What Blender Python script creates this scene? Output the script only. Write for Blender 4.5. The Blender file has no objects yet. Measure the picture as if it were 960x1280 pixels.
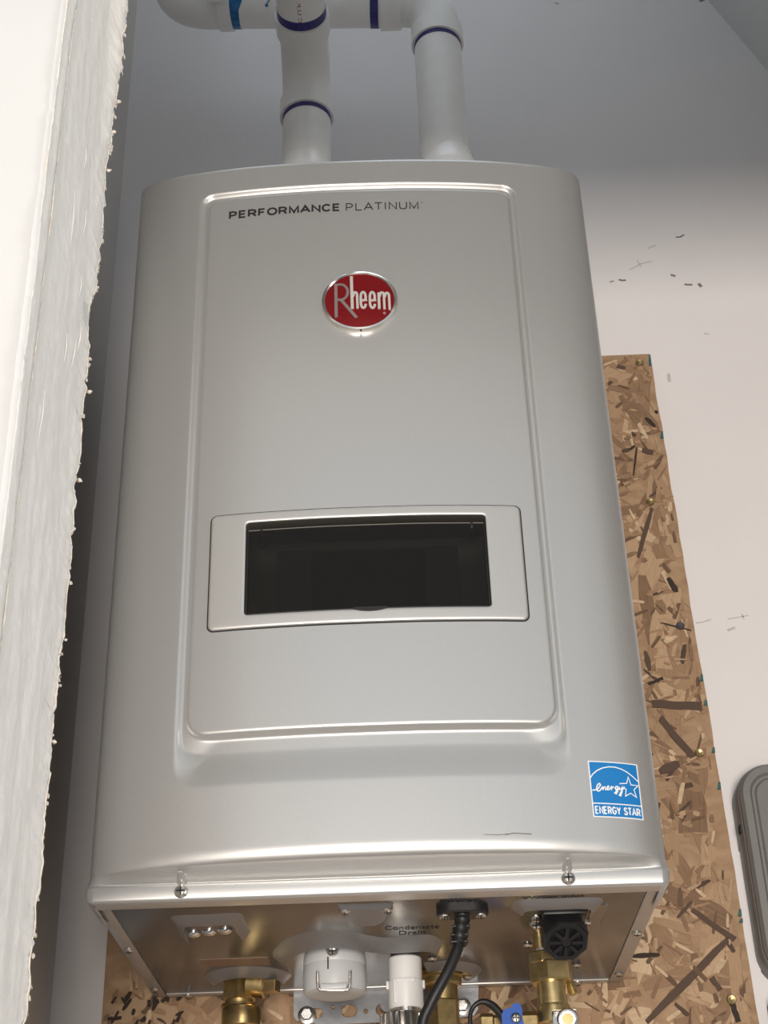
import bpy, bmesh, math, random
from mathutils import Vector, Matrix, noise
from mathutils.geometry import tessellate_polygon

# ------------------------------------------------------------------ camera, light, exposure
scene = bpy.context.scene
COL = scene.collection
cam_d = bpy.data.cameras.new('camera')
cam_d.sensor_fit = 'AUTO'; cam_d.sensor_width = 36.0
cam_d.lens = 1863.44 / 1280.0 * 36.0
cam_d.clip_start = 0.02
cam = bpy.data.objects.new('camera', cam_d)
COL.objects.link(cam)
RX, RZ, RY = 0.5401, 0.0108, -0.0309
f_ = Vector((-math.sin(RZ) * math.cos(RX), math.cos(RZ) * math.cos(RX), math.sin(RX)))
r0 = Vector((math.cos(RZ), math.sin(RZ), 0)); u0 = r0.cross(f_)
r_ = math.cos(RY) * r0 + math.sin(RY) * u0
u_ = -math.sin(RY) * r0 + math.cos(RY) * u0
cam.matrix_world = Matrix(((r_.x, u_.x, -f_.x, 0.0273), (r_.y, u_.y, -f_.y, -1.1763),
                           (r_.z, u_.z, -f_.z, -0.3482), (0, 0, 0, 1)))
scene.camera = cam

world = bpy.data.worlds.new('world'); scene.world = world
world.use_nodes = True
world.node_tree.nodes['Background'].inputs[0].default_value = (0.87, 0.945, 1.0, 1)
world.node_tree.nodes['Background'].inputs[1].default_value = 0.58

# daylight through the half-raised garage door behind the photographer
ld = bpy.data.lights.new('garage_door_daylight', 'AREA')
ld.shape = 'RECTANGLE'; ld.size = 1.4; ld.size_y = 1.5
ld.energy = 203; ld.color = (1.0, 0.905, 0.81)
lo = bpy.data.objects.new('garage_door_daylight', ld); COL.objects.link(lo)
lo.location = (0.08, -4.6, -1.10)
lo.rotation_euler = (math.radians(90 + 8), 0, 0)

# two added fill lights out of view: one at the right, one overhead
def area(name, loc, target, sx, sy, energy, color):
    d_ = bpy.data.lights.new(name, 'AREA'); d_.shape = 'RECTANGLE'; d_.size = sx; d_.size_y = sy
    d_.energy = energy; d_.color = color
    o_ = bpy.data.objects.new(name, d_); COL.objects.link(o_); o_.location = loc
    o_.rotation_euler = (Vector(target) - Vector(loc)).to_track_quat('-Z', 'Y').to_euler()
area('side_fill_light', (2.9, -1.65, -0.1), (-0.2, -0.4, 0.1), 1.0, 1.4, 40, (1.0, 0.97, 0.92))  # added fill to brighten the left jamb, no known window there
area('overhead_fill_light', (0.15, -0.35, 3.4), (0.1, 0.0, 1.0), 1.4, 1.0, 7, (0.80, 0.89, 1.0))  # added cool fill for the upper wall, no known skylight

vs = scene.view_settings
vs.view_transform = 'Standard'; vs.look = 'None'; vs.gamma = 1.0
vs.use_curve_mapping = False
vs.exposure = 0.0

# ------------------------------------------------------------------ materials
MATS = {}
def mat(name, color, rough=0.5, metal=0.0, noise_scale=0, noise_amt=0.0, bump=0.0, bump_scale=200, **kw):
    m = bpy.data.materials.new(name); m.use_nodes = True
    nt = m.node_tree; b = nt.nodes['Principled BSDF']
    b.inputs['Base Color'].default_value = (*color, 1)
    b.inputs['Roughness'].default_value = rough
    b.inputs['Metallic'].default_value = metal
    for k, v in kw.items():
        b.inputs[k.replace('_', ' ')].default_value = v
    tc = nt.nodes.new('ShaderNodeTexCoord')
    if noise_scale:
        n = nt.nodes.new('ShaderNodeTexNoise'); n.inputs['Scale'].default_value = noise_scale
        n.inputs['Detail'].default_value = 5
        nt.links.new(tc.outputs['Object'], n.inputs['Vector'])
        cr = nt.nodes.new('ShaderNodeValToRGB')
        lo_, hi_ = 1 - noise_amt, 1 + noise_amt
        cr.color_ramp.elements[0].position = 0.3; cr.color_ramp.elements[1].position = 0.7
        cr.color_ramp.elements[0].color = (*[min(1, c * lo_) for c in color], 1)
        cr.color_ramp.elements[1].color = (*[min(1, c * hi_) for c in color], 1)
        nt.links.new(n.outputs['Fac'], cr.inputs['Fac'])
        nt.links.new(cr.outputs['Color'], b.inputs['Base Color'])
    if bump:
        n2 = nt.nodes.new('ShaderNodeTexNoise'); n2.inputs['Scale'].default_value = bump_scale
        n2.inputs['Detail'].default_value = 4
        nt.links.new(tc.outputs['Object'], n2.inputs['Vector'])
        bp = nt.nodes.new('ShaderNodeBump'); bp.inputs['Strength'].default_value = bump
        bp.inputs['Distance'].default_value = 0.002
        nt.links.new(n2.outputs['Fac'], bp.inputs['Height'])
        nt.links.new(bp.outputs['Normal'], b.inputs['Normal'])
    MATS[name] = m
    return m

mat('silver_paint', (0.565, 0.565, 0.56), 0.38, 0.70, 900, 0.03)
mat('bezel_silver', (0.545, 0.54, 0.53), 0.43, 0.6, 900, 0.03)
mat('bottom_steel', (0.22, 0.215, 0.21), 0.26, 0.85, 60, 0.08)
mat('pressed_steel', (0.25, 0.25, 0.26), 0.38, 0.6, 60, 0.05)
mat('rail_steel', (0.50, 0.49, 0.48), 0.38, 0.7, 60, 0.05)
mat('galvanised', (0.22, 0.23, 0.245), 0.4, 0.85, 120, 0.12)
mat('chrome', (0.80, 0.78, 0.74), 0.16, 1.0)
mat('screw_metal', (0.62, 0.60, 0.55), 0.22, 1.0)
mat('zinc', (0.75, 0.76, 0.76), 0.25, 1.0)
mat('brass', (0.64, 0.49, 0.24), 0.30, 1.0, 150, 0.15)
mat('brass_dull', (0.46, 0.35, 0.17), 0.42, 1.0, 150, 0.2)
mat('pvc', (0.94, 0.94, 0.93), 0.32, 0.0, 40, 0.03)
mat('cap_plastic', (0.52, 0.535, 0.55), 0.4, 0.0)
mat('white_plastic', (0.74, 0.74, 0.74), 0.4, 0.0)
mat('primer_purple', (0.035, 0.03, 0.20), 0.35, 0, 300, 0.3)
mat('primer_blue', (0.02, 0.16, 0.42), 0.35, 0, 200, 0.35)
mat('red_print', (0.30, 0.03, 0.05), 0.6)
mat('black_plastic', (0.012, 0.012, 0.013), 0.42)
mat('dark_gap', (0.01, 0.01, 0.011), 0.7)
mat('grey_gasket', (0.05, 0.05, 0.053), 0.6)
mat('emblem_red', (0.20, 0.006, 0.009), 0.16, 0.25)
mat('emblem_grey', (0.42, 0.36, 0.35), 0.3, 0.7)
mat('emblem_letter', (0.85, 0.82, 0.80), 0.25, 0.55)
mat('print_black', (0.012, 0.012, 0.014), 0.6)
mat('print_grey', (0.06, 0.06, 0.07), 0.6)
mat('sticker_blue', (0.008, 0.19, 0.52), 0.35)
mat('sticker_white', (0.82, 0.84, 0.86), 0.4)
mat('sticker_tan', (0.22, 0.14, 0.10), 0.5, 0.2, 300, 0.2)
mat('blue_plastic', (0.015, 0.09, 0.42), 0.35)
mat('yellow_dot', (0.75, 0.62, 0.20), 0.4)
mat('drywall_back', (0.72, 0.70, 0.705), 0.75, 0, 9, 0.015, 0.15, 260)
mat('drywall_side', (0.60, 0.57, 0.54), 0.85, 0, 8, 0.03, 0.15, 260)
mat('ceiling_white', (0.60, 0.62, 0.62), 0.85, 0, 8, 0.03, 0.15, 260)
mat('room_white', (0.66, 0.66, 0.655), 0.8, 0, 7, 0.02, 0.12, 200)
mat('jamb_plaster', (0.84, 0.825, 0.80), 0.85, 0, 60, 0.03, 0.3, 220)
mat('torn_paper', (0.72, 0.66, 0.58), 0.9, 0, 180, 0.15, 0.4, 500)
mat('torn_brown', (0.36, 0.23, 0.15), 0.9, 0, 200, 0.3)
mat('scuff', (0.20, 0.18, 0.18), 0.9, 0, 600, 0.3)
mat('scuff_faint', (0.50, 0.475, 0.475), 0.9, 0, 600, 0.2)
mat('concrete', (0.17, 0.16, 0.15), 0.8, 0, 5, 0.12, 0.2, 80)
mat('grey_enclosure', (0.20, 0.193, 0.186), 0.45, 0.35, 300, 0.04)
mat('teal_paint', (0.025, 0.11, 0.12), 0.6, 0, 400, 0.3)
mat('controller_grey', (0.27, 0.26, 0.235), 0.5)
mat('controller_dark', (0.06, 0.058, 0.052), 0.5)
mat('strand_dark', (0.085, 0.052, 0.036), 0.8, 0, 90, 0.25)
mat('knot_dark', (0.035, 0.022, 0.016), 0.85, 0, 200, 0.3)

def smoked_mat():
    m = bpy.data.materials.new('smoked_door'); m.use_nodes = True
    nt = m.node_tree; out = nt.nodes['Material Output']
    b = nt.nodes['Principled BSDF']
    b.inputs['Base Color'].default_value = (0.03, 0.029, 0.027, 1)
    b.inputs['Roughness'].default_value = 0.10
    t = nt.nodes.new('ShaderNodeBsdfTransparent'); t.inputs['Color'].default_value = (0.42, 0.40, 0.37, 1)
    mx = nt.nodes.new('ShaderNodeMixShader'); mx.inputs['Fac'].default_value = 0.72
    nt.links.new(b.outputs[0], mx.inputs[1]); nt.links.new(t.outputs[0], mx.inputs[2])
    nt.links.new(mx.outputs[0], out.inputs['Surface'])
    MATS['smoked_door'] = m
smoked_mat()

def wood_mat(name, stops, scale=(10, 60, 140), use_random=True):
    m = bpy.data.materials.new(name); m.use_nodes = True
    nt = m.node_tree; b = nt.nodes['Principled BSDF']
    b.inputs['Roughness'].default_value = 0.75
    tc = nt.nodes.new('ShaderNodeTexCoord'); mp = nt.nodes.new('ShaderNodeMapping')
    mp.inputs['Scale'].default_value = scale
    nt.links.new(tc.outputs['Object'], mp.inputs['Vector'])
    n = nt.nodes.new('ShaderNodeTexNoise'); n.inputs['Scale'].default_value = 1.0; n.inputs['Detail'].default_value = 6
    nt.links.new(mp.outputs['Vector'], n.inputs['Vector'])
    oi = nt.nodes.new('ShaderNodeObjectInfo')
    ma = nt.nodes.new('ShaderNodeMath'); ma.operation = 'MULTIPLY_ADD'
    ma.inputs[1].default_value = 0.55
    nt.links.new(n.outputs['Fac'], ma.inputs[0])
    if use_random:
        mb = nt.nodes.new('ShaderNodeMath'); mb.operation = 'MULTIPLY_ADD'
        mb.inputs[1].default_value = 0.9; mb.inputs[2].default_value = -0.22
        nt.links.new(oi.outputs['Random'], mb.inputs[0]); nt.links.new(mb.outputs[0], ma.inputs[2])
    else:
        ma.inputs[1].default_value = 1.0; ma.inputs[2].default_value = 0.0
    cr = nt.nodes.new('ShaderNodeValToRGB')
    el = cr.color_ramp.elements
    el[0].position, el[0].color = stops[0][0], (*stops[0][1], 1)
    el[1].position, el[1].color = stops[-1][0], (*stops[-1][1], 1)
    for p, c in stops[1:-1]:
        e = el.new(p); e.color = (*c, 1)
    nt.links.new(ma.outputs[0], cr.inputs['Fac'])
    nt.links.new(cr.outputs['Color'], b.inputs['Base Color'])
    bp = nt.nodes.new('ShaderNodeBump'); bp.inputs['Strength'].default_value = 0.35; bp.inputs['Distance'].default_value = 0.001
    nt.links.new(n.outputs['Fac'], bp.inputs['Height']); nt.links.new(bp.outputs['Normal'], b.inputs['Normal'])
    MATS[name] = m
WOOD = [(0.0, (0.15, 0.085, 0.047)), (0.25, (0.25, 0.152, 0.086)), (0.5, (0.335, 0.215, 0.125)),
        (0.75, (0.42, 0.285, 0.172)), (1.0, (0.56, 0.42, 0.28))]
wood_mat('strand_wood', WOOD, (2.5, 1, 11))
wood_mat('osb_base', WOOD, (45, 45, 70), False)

# ------------------------------------------------------------------ helpers
def finish(name, me, material, parent=None, smooth=False, loc=None):
    me.materials.append(MATS[material]) if isinstance(material, str) else [me.materials.append(MATS[x]) for x in material]
    if smooth:
        for p in me.polygons: p.use_smooth = True
    o = bpy.data.objects.new(name, me); COL.objects.link(o)
    if loc is not None: o.location = loc
    if parent is not None: adopt(o, parent)
    return o
def adopt(o, parent):
    o.parent = parent
    o.matrix_parent_inverse = Matrix.Translation(-WORLD.get(parent.name, Vector((0, 0, 0))))
WORLD = {}   # world location of every object that acts as a parent and is not at the origin
def pyo(name, verts, faces, material, parent=None, smooth=False, auto=None):
    me = bpy.data.meshes.new(name); me.from_pydata([tuple(v) for v in verts], [], faces); me.update()
    bm = bmesh.new(); bm.from_mesh(me); bmesh.ops.recalc_face_normals(bm, faces=bm.faces); bm.to_mesh(me); bm.free()
    o = finish(name, me, material, parent, smooth)
    if auto: sharp(o, auto)
    return o
def sharp(o, deg=35):
    me = o.data
    for p in me.polygons: p.use_smooth = True
    bm = bmesh.new(); bm.from_mesh(me)
    lim = math.radians(deg)
    for e in bm.edges:
        if len(e.link_faces) == 2:
            try: a = e.calc_face_angle()
            except ValueError: a = 0
            e.smooth = a < lim
        else: e.smooth = False
    bm.to_mesh(me); bm.free()
def bmo(name, bm, material, parent=None, auto=35):
    bmesh.ops.recalc_face_normals(bm, faces=bm.faces)
    me = bpy.data.meshes.new(name); bm.to_mesh(me); bm.free()
    o = finish(name, me, material, parent)
    if auto: sharp(o, auto)
    return o
def bm_box(bm, lo, hi, bevel=0.0, seg=2):
    r = bmesh.ops.create_cube(bm, size=1.0)
    vs_ = r['verts']
    for v in vs_:
        v.co = Vector(((lo[i] + hi[i]) / 2 + v.co[i] * (hi[i] - lo[i]) for i in range(3)))
    if bevel:
        es = {e for v in vs_ for e in v.link_edges}
        bmesh.ops.bevel(bm, geom=list(es), offset=bevel, segments=seg, affect='EDGES', profile=0.5)
def box(name, lo, hi, material, parent=None, bevel=0.0, seg=2):
    bm = bmesh.new(); bm_box(bm, lo, hi, bevel, seg)
    return bmo(name, bm, material, parent)
def frame_of(d):
    d = Vector(d).normalized()
    a = Vector((0, 0, 1)) if abs(d.z) < 0.9 else Vector((1, 0, 0))
    s = d.cross(a).normalized(); t = d.cross(s).normalized()
    return d, s, t
def bm_lathe(bm, origin, axis, prof, seg=48, rot=0.0, caps=True):
    """prof: list of (radius, distance along axis)."""
    d, s, t = frame_of(axis); o = Vector(origin); rings = []
    for (r, h) in prof:
        if r < 1e-6:
            rings.append([bm.verts.new(o + d * h)]); continue
        rings.append([bm.verts.new(o + d * h + (s * math.cos(rot + 2 * math.pi * k / seg) + t * math.sin(rot + 2 * math.pi * k / seg)) * r) for k in range(seg)])
    for a, b in zip(rings, rings[1:]):
        for k in range(seg):
            k2 = (k + 1) % seg
            if len(a) == 1 and len(b) == 1: continue
            if len(a) == 1: bm.faces.new((a[0], b[k], b[k2]))
            elif len(b) == 1: bm.faces.new((a[k], a[k2], b[0]))
            else: bm.faces.new((a[k], a[k2], b[k2], b[k]))
    if caps:
        if len(rings[0]) > 1: bm.faces.new(rings[0])
        if len(rings[-1]) > 1: bm.faces.new(list(reversed(rings[-1])))
def lathe(name, origin, axis, prof, material, parent=None, seg=48, rot=0.0, auto=35):
    bm = bmesh.new(); bm_lathe(bm, origin, axis, prof, seg, rot)
    return bmo(name, bm, material, parent, auto)
def catmull(pts, n=8):
    P = [Vector(p) for p in pts]; P = [2 * P[0] - P[1]] + P + [2 * P[-1] - P[-2]]; out = []
    for i in range(1, len(P) - 2):
        for k in range(n):
            t = k / n
            out.append(0.5 * ((2 * P[i]) + (P[i + 1] - P[i - 1]) * t + (2 * P[i - 1] - 5 * P[i] + 4 * P[i + 1] - P[i + 2]) * t * t + (3 * P[i] - P[i - 1] - 3 * P[i + 1] + P[i + 2]) * t ** 3))
    out.append(P[-2]); return out
def bm_tube(bm, pts, rad, seg=16, caps=True):
    pts = [Vector(p) for p in pts]; rings = []
    prev = None
    for i, p in enumerate(pts):
        d = (pts[min(i + 1, len(pts) - 1)] - pts[max(i - 1, 0)]).normalized()
        if prev is None: _, s, t = frame_of(d)
        else:
            s = (prev - d * prev.dot(d)).normalized(); t = d.cross(s).normalized()
        prev = s
        r = rad[i] if isinstance(rad, (list, tuple)) else rad
        rings.append([bm.verts.new(p + (s * math.cos(2 * math.pi * k / seg) + t * math.sin(2 * math.pi * k / seg)) * r) for k in range(seg)])
    for a, b in zip(rings, rings[1:]):
        for k in range(seg): bm.faces.new((a[k], a[(k + 1) % seg], b[(k + 1) % seg], b[k]))
    if caps: bm.faces.new(rings[0]); bm.faces.new(list(reversed(rings[-1])))
def tube(name, pts, rad, material, parent=None, seg=16):
    bm = bmesh.new(); bm_tube(bm, pts, rad, seg); return bmo(name, bm, material, parent, 50)
def loft(name, loops, material, parent=None, closed=False, cap0=False, cap1=False, auto=35):
    bm = bmesh.new(); R = [[bm.verts.new(p) for p in l] for l in loops]; n = len(loops[0])
    seq = list(zip(R, R[1:])) + ([(R[-1], R[0])] if closed else [])
    for a, b in seq:
        for k in range(n): bm.faces.new((a[k], a[(k + 1) % n], b[(k + 1) % n], b[k]))
    if cap0: bm.faces.new(R[0])
    if cap1: bm.faces.new(list(reversed(R[-1])))
    return bmo(name, bm, material, parent, auto)
def rrect(x0, x1, z0, z1, r, nc=6, ns=20):
    """rounded rectangle, the same number of points for any size (counter-clockwise)."""
    P = []
    cs = [((x1 - r, z0 + r), -90), ((x1 - r, z1 - r), 0), ((x0 + r, z1 - r), 90), ((x0 + r, z0 + r), 180)]
    for i, ((cx, cz), a0) in enumerate(cs):
        arc = [(cx + r * math.cos(math.radians(a0 + 90 * k / nc)), cz + r * math.sin(math.radians(a0 + 90 * k / nc))) for k in range(nc + 1)]
        P += arc
        (nx, nz), na = cs[(i + 1) % 4]
        q = (nx + r * math.cos(math.radians(na)), nz + r * math.sin(math.radians(na)))
        for k in range(1, ns): P.append((arc[-1][0] + (q[0] - arc[-1][0]) * k / ns, arc[-1][1] + (q[1] - arc[-1][1]) * k / ns))
    return P
def prism(name, loops, f0, f1, material, parent=None, auto=35):
    """loops: outline + holes in 2D; f0/f1 map a 2D point to the front and the back in 3D."""
    flat = [p for l in loops for p in l]
    tris = tessellate_polygon([[Vector((p[0], p[1], 0)) for p in l] for l in loops])
    n = len(flat); V = [f0(*p) for p in flat] + [f1(*p) for p in flat]
    F = [tuple(t) for t in tris] + [tuple(i + n for i in reversed(t)) for t in tris]
    s = 0
    for l in loops:
        m = len(l)
        for k in range(m): F.append((s + k, s + (k + 1) % m, n + s + (k + 1) % m, n + s + k))
        s += m
    o = pyo(name, V, F, material, parent)
    if auto: sharp(o, auto)
    return o
def stroke_mesh(polys, width, fmap, name, material, parent, thick=0.0002):
    """ribbons along 2D polylines, mapped to a surface; fmap(x, z, out) -> 3D."""
    V, F = [], []
    for pl in polys:
        w = width
        if isinstance(pl, tuple): pl, w = pl
        n = len(pl); L, Rr = [], []
        for i, p in enumerate(pl):
            a = pl[max(i - 1, 0)]; b = pl[min(i + 1, n - 1)]
            if 0 < i < n - 1:
                d1 = Vector((p[0] - a[0], p[1] - a[1])).normalized(); d2 = Vector((b[0] - p[0], b[1] - p[1])).normalized()
                t = (d1 + d2)
                t = t.normalized() if t.length > 1e-4 else d1
                nn = Vector((-t.y, t.x)); c = max(0.45, nn.dot(Vector((-d1.y, d1.x)))); off = nn * (w / 2 / c)
            else:
                d1 = Vector((b[0] - a[0], b[1] - a[1])).normalized(); off = Vector((-d1.y, d1.x)) * (w / 2)
            L.append((p[0] + off.x, p[1] + off.y)); Rr.append((p[0] - off.x, p[1] - off.y))
        s = len(V)
        for l, r in zip(L, Rr):
            V += [fmap(*l, thick), fmap(*r, thick), fmap(*l, 0), fmap(*r, 0)]
        for i in range(n - 1):
            a = s + 4 * i; b = a + 4
            F += [(a, a + 1, b + 1, b), (a, b, b + 2, a + 2), (a + 1, a + 3, b + 3, b + 1)]
        F += [(s, s + 2, s + 3, s + 1), (b, b + 1, b + 3, b + 2)]
    return pyo(name, V, F, material, parent)
def text_mesh(txt, name, fmap, material, parent, width, height, bold=0.0, spacing=1.0, extr=0.0002):
    """letters fitted to width x height (cap height), mapped by fmap(x, z, out)."""
    cu = bpy.data.curves.new(name, 'FONT'); cu.body = txt; cu.size = 1.0; cu.offset = bold
    cu.space_character = spacing; cu.extrude = 0.0; cu.resolution_u = 3
    ob = bpy.data.objects.new(name, cu); COL.objects.link(ob)
    dg = bpy.context.evaluated_depsgraph_get()
    me = bpy.data.meshes.new_from_object(ob.evaluated_get(dg))
    bpy.data.objects.remove(ob); bpy.data.curves.remove(cu)
    xs = [v.co.x for v in me.vertices]; ys = [v.co.y for v in me.vertices]
    x0, x1 = min(xs), max(xs); y0, y1 = min(ys), max(ys)
    for v in me.vertices:
        v.co = Vector(fmap((v.co.x - x0) / (x1 - x0) * width, (v.co.y - y0) / (y1 - y0) * height, extr))
    me.update()
    return finish(name, me, material, parent)
def empty(name, loc, label, cat, group=None):
    o = bpy.data.objects.new(name, None); COL.objects.link(o); o.location = loc
    o.empty_display_size = 0.05
    WORLD[o.name] = Vector(loc)
    tag(o, label, cat, group); return o
def tag(o, label, cat, group=None):
    o['label'] = label; o['category'] = cat
    if group: o['group'] = group
    return o
def struct(o): o['kind'] = 'structure'; return o
def lerp_tab(tab, x):
    for (a, va), (b, vb) in zip(tab, tab[1:]):
        if x <= b:
            t = (x - a) / (b - a); return va + (vb - va) * t
    return tab[-1][1]
def sstep(t):
    t = max(0.0, min(1.0, t)); return t * t * (3 - 2 * t)

# ------------------------------------------------------------------ the setting
YB = 0.350                      # face of the back drywall
XL, XR = -0.338, 0.80           # closet side walls
FY0, FY1 = -0.456, -0.296       # front wall, room face and closet face
JL, JR = -0.198, 0.62          # opening
HZ = 0.715                       # underside of the header
FLOOR = -1.85; CEIL = 1.85
struct(box('wall_back', (XL - 0.2, YB, FLOOR), (XR + 0.1, YB + 0.1, CEIL), 'drywall_back'))
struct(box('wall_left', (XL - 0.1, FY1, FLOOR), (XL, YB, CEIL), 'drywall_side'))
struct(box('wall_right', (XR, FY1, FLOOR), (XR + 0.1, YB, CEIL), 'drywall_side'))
HEAD_TOP = 1.28
struct(box('floor', (-9.0, -13.0, FLOOR - 0.05), (9.0, YB + 0.1, FLOOR), 'concrete'))
# sloping soffit that cuts the upper right corner of the closet
s0 = Vector((0.517, 0, 1.435)); s1 = Vector((0.582, 0, 1.280)); sd = (s1 - s0).normalized()
A = s0 - sd * ((CEIL - s0.z) / -sd.z); Bp = s0 + sd * ((XR - s0.x) / sd.x)
nrm = Vector((-sd.z, 0, sd.x)) * -1
if nrm.x < 0: nrm = -nrm
V = []
for y in (FY1, YB):
    for p in (A, Bp, Bp + nrm * 0.03, A + nrm * 0.03): V.append((p.x, y, p.z))
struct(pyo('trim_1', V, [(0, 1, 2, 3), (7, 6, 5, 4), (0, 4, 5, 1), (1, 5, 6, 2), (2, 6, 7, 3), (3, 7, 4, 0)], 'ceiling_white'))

# front wall around the opening
wf = struct(box('wall_front', (-2.2, FY0, FLOOR), (JL - 0.0015, FY1 + 0.001, HEAD_TOP), 'room_white'))
struct(box('wall_front_right', (JR + 0.004, FY0, FLOOR), (2.2, FY1, HEAD_TOP), 'room_white'))
struct(box('wall_front_header', (JL - 0.006, FY0, HZ), (JR + 0.004, FY1, HEAD_TOP), 'room_white'))
rj = struct(box('trim_2', (JR, FY0, FLOOR), (JR + 0.004, FY1 + 0.002, HZ), 'jamb_plaster'))

# left jamb: skim of plaster with a torn edge
random.seed(4)
def n1(z, s, k=0.0): return noise.noise(Vector((z * s, 3.7 + k, 1.3 + k)))
def far_edge(z):
    e = FY1 + 0.0035 + 0.0034 * n1(z, 45) + 0.0030 * n1(z, 150, 2) + 0.0020 * n1(z, 420, 5)
    e += 0.006 * math.exp(-((z - 0.44) / 0.035) ** 2)          # plaster bulge
    e -= 0.003 * math.exp(-((z - 0.36) / 0.03) ** 2)
    return e
def edge_x(z):
    return (JL + 0.0002 + 0.0055 * sstep((z - 0.50) / 0.20) - 0.0030 * math.exp(-((z - 0.355) / 0.018) ** 2)
            + 0.0016 * n1(z, 40, 4) + 0.0020 * n1(z, 120, 6) * abs(n1(z, 33, 1)) * 2 + 0.0014 * n1(z, 330, 8) + 0.0007 * n1(z, 800, 2))
ys = [FY0 - 0.002, FY0 + 0.000] + [FY0 + 0.003 + 0.151 * k / 46 for k in range(47)]
zs = [-0.75 + 0.0020 * k for k in range(755)]
V, F = [], []
nY = len(ys) + 3
for z in zs:
    fe = far_edge(z)
    nearw = 0.0015 * n1(z, 40, 9) + 0.0008 * n1(z, 160, 3)
    bead = 0.023 + 0.002 * n1(z, 25, 7) + 0.0012 * n1(z, 120, 8)
    for j, y in enumerate(ys):
        u = y - FY0
        x = JL + 0.0013 * noise.noise(Vector((y * 40, z * 9, 0.5))) + 0.0006 * noise.noise(Vector((y * 130, z * 35, 4))) + 0.0004 * noise.noise(Vector((y * 60, z * 160, 9)))
        if u < bead: x += 0.0022 * sstep((bead - u) / 0.0022)     # proud strip of corner tape
        x += (edge_x(z) - JL) * sstep((u - 0.125) / 0.03)
        yy = y + (nearw if j < 2 else 0)
        if j == 0: x = JL - 0.0012
        V.append((x, yy, z))
    xe = edge_x(z)
    V.append((xe + 0.0006, fe - 0.0018, z)); V.append((xe - 0.0004, fe, z)); V.append((JL - 0.010, fe + 0.001 * n1(z, 150, 6), z))
for i in range(len(zs) - 1):
    for j in range(nY - 1):
        a = i * nY + j; F.append((a, a + 1, a + nY + 1, a + nY))
jp = pyo('jamb_plaster', V, F, ['jamb_plaster', 'room_white'], wf, smooth=True)
for p in jp.data.polygons:
    if p.center.y < FY0 + 0.0008: p.material_index = 1
# torn paper and crumbs of plaster along the broken edges
def crumb(name, c, s, m, seed):
    rnd = random.Random(seed); bm = bmesh.new()
    bmesh.ops.create_icosphere(bm, subdivisions=1, radius=1)
    for v in bm.verts:
        k = rnd.uniform(0.6, 1.2); v.co = Vector((v.co.x * s[0] * k, v.co.y * s[1] * k, v.co.z * s[2] * k)) + Vector(c)
    return bmo(name, bm, m, wf, 20)
for i in range(90):
    z = random.uniform(-0.5, 0.68); fe = far_edge(z)
    L = random.uniform(0.0010, 0.0038)
    crumb('paper_flake', (edge_x(z) + random.uniform(-0.0008, 0.0008), fe + 0.0004, z), (random.uniform(0.0006, 0.0020), random.uniform(0.0012, 0.0030), L * 0.7), 'torn_paper' if random.random() < 0.8 else 'torn_brown', i)
for z, s in ((0.590, 0.0040), (0.555, 0.0036), (0.515, 0.0036), (0.295, 0.0032), (0.217, 0.0034), (0.135, 0.0034), (0.02, 0.0032)):
    crumb('paper_flake', (edge_x(z) + s * 0.45, far_edge(z) + 0.001, z), (s * 0.75, 0.0020, s * 0.5), 'torn_paper', int(z * 999) + 70)
for off, m in ((0.0235, 'torn_paper'), (0.0015, 'torn_paper')):
    pts = []
    for k in range(160):
        z = -0.2 + 0.9 * k / 159
        pts.append((JL + 0.0018, FY0 + off + 0.002 * n1(z, 25, 7) + 0.0012 * n1(z, 120, 8), z))
    tube('paper_tear', pts, [0.0003 + 0.0009 * abs(n1(p[2], 45, off * 99)) for p in pts], m, wf, 6)
pts = [(edge_x(-0.4 + 1.08 * k / 199) + 0.0006, far_edge(-0.4 + 1.08 * k / 199) - 0.004 + 0.001 * n1(k, 0.2), -0.4 + 1.08 * k / 199) for k in range(200)]
tube('paper_tear', pts, [0.0003 + 0.0007 * abs(n1(p[2], 70, 3)) for p in pts], 'torn_paper', wf, 6)
for (y, z, l, a) in ((-0.345, 0.395, 0.03, 0.1), (-0.338, 0.345, 0.022, 0.05), (-0.375, 0.36, 0.05, -0.05), (-0.36, 0.45, 0.02, 0.0), (-0.33, 0.30, 0.03, 0.25), (-0.34, 0.28, 0.03, 0.2), (-0.36, 0.27, 0.025, 0.0), (-0.40, 0.18, 0.04, 0.05)):
    tube('trowel_ridge', [(JL + 0.0008, y, z), (JL + 0.0014, y + l * a / 2, z + l / 2), (JL + 0.0006, y + l * a, z + l)], [0.0001, 0.0004, 0.0001], 'jamb_plaster', wf, 6)

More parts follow.
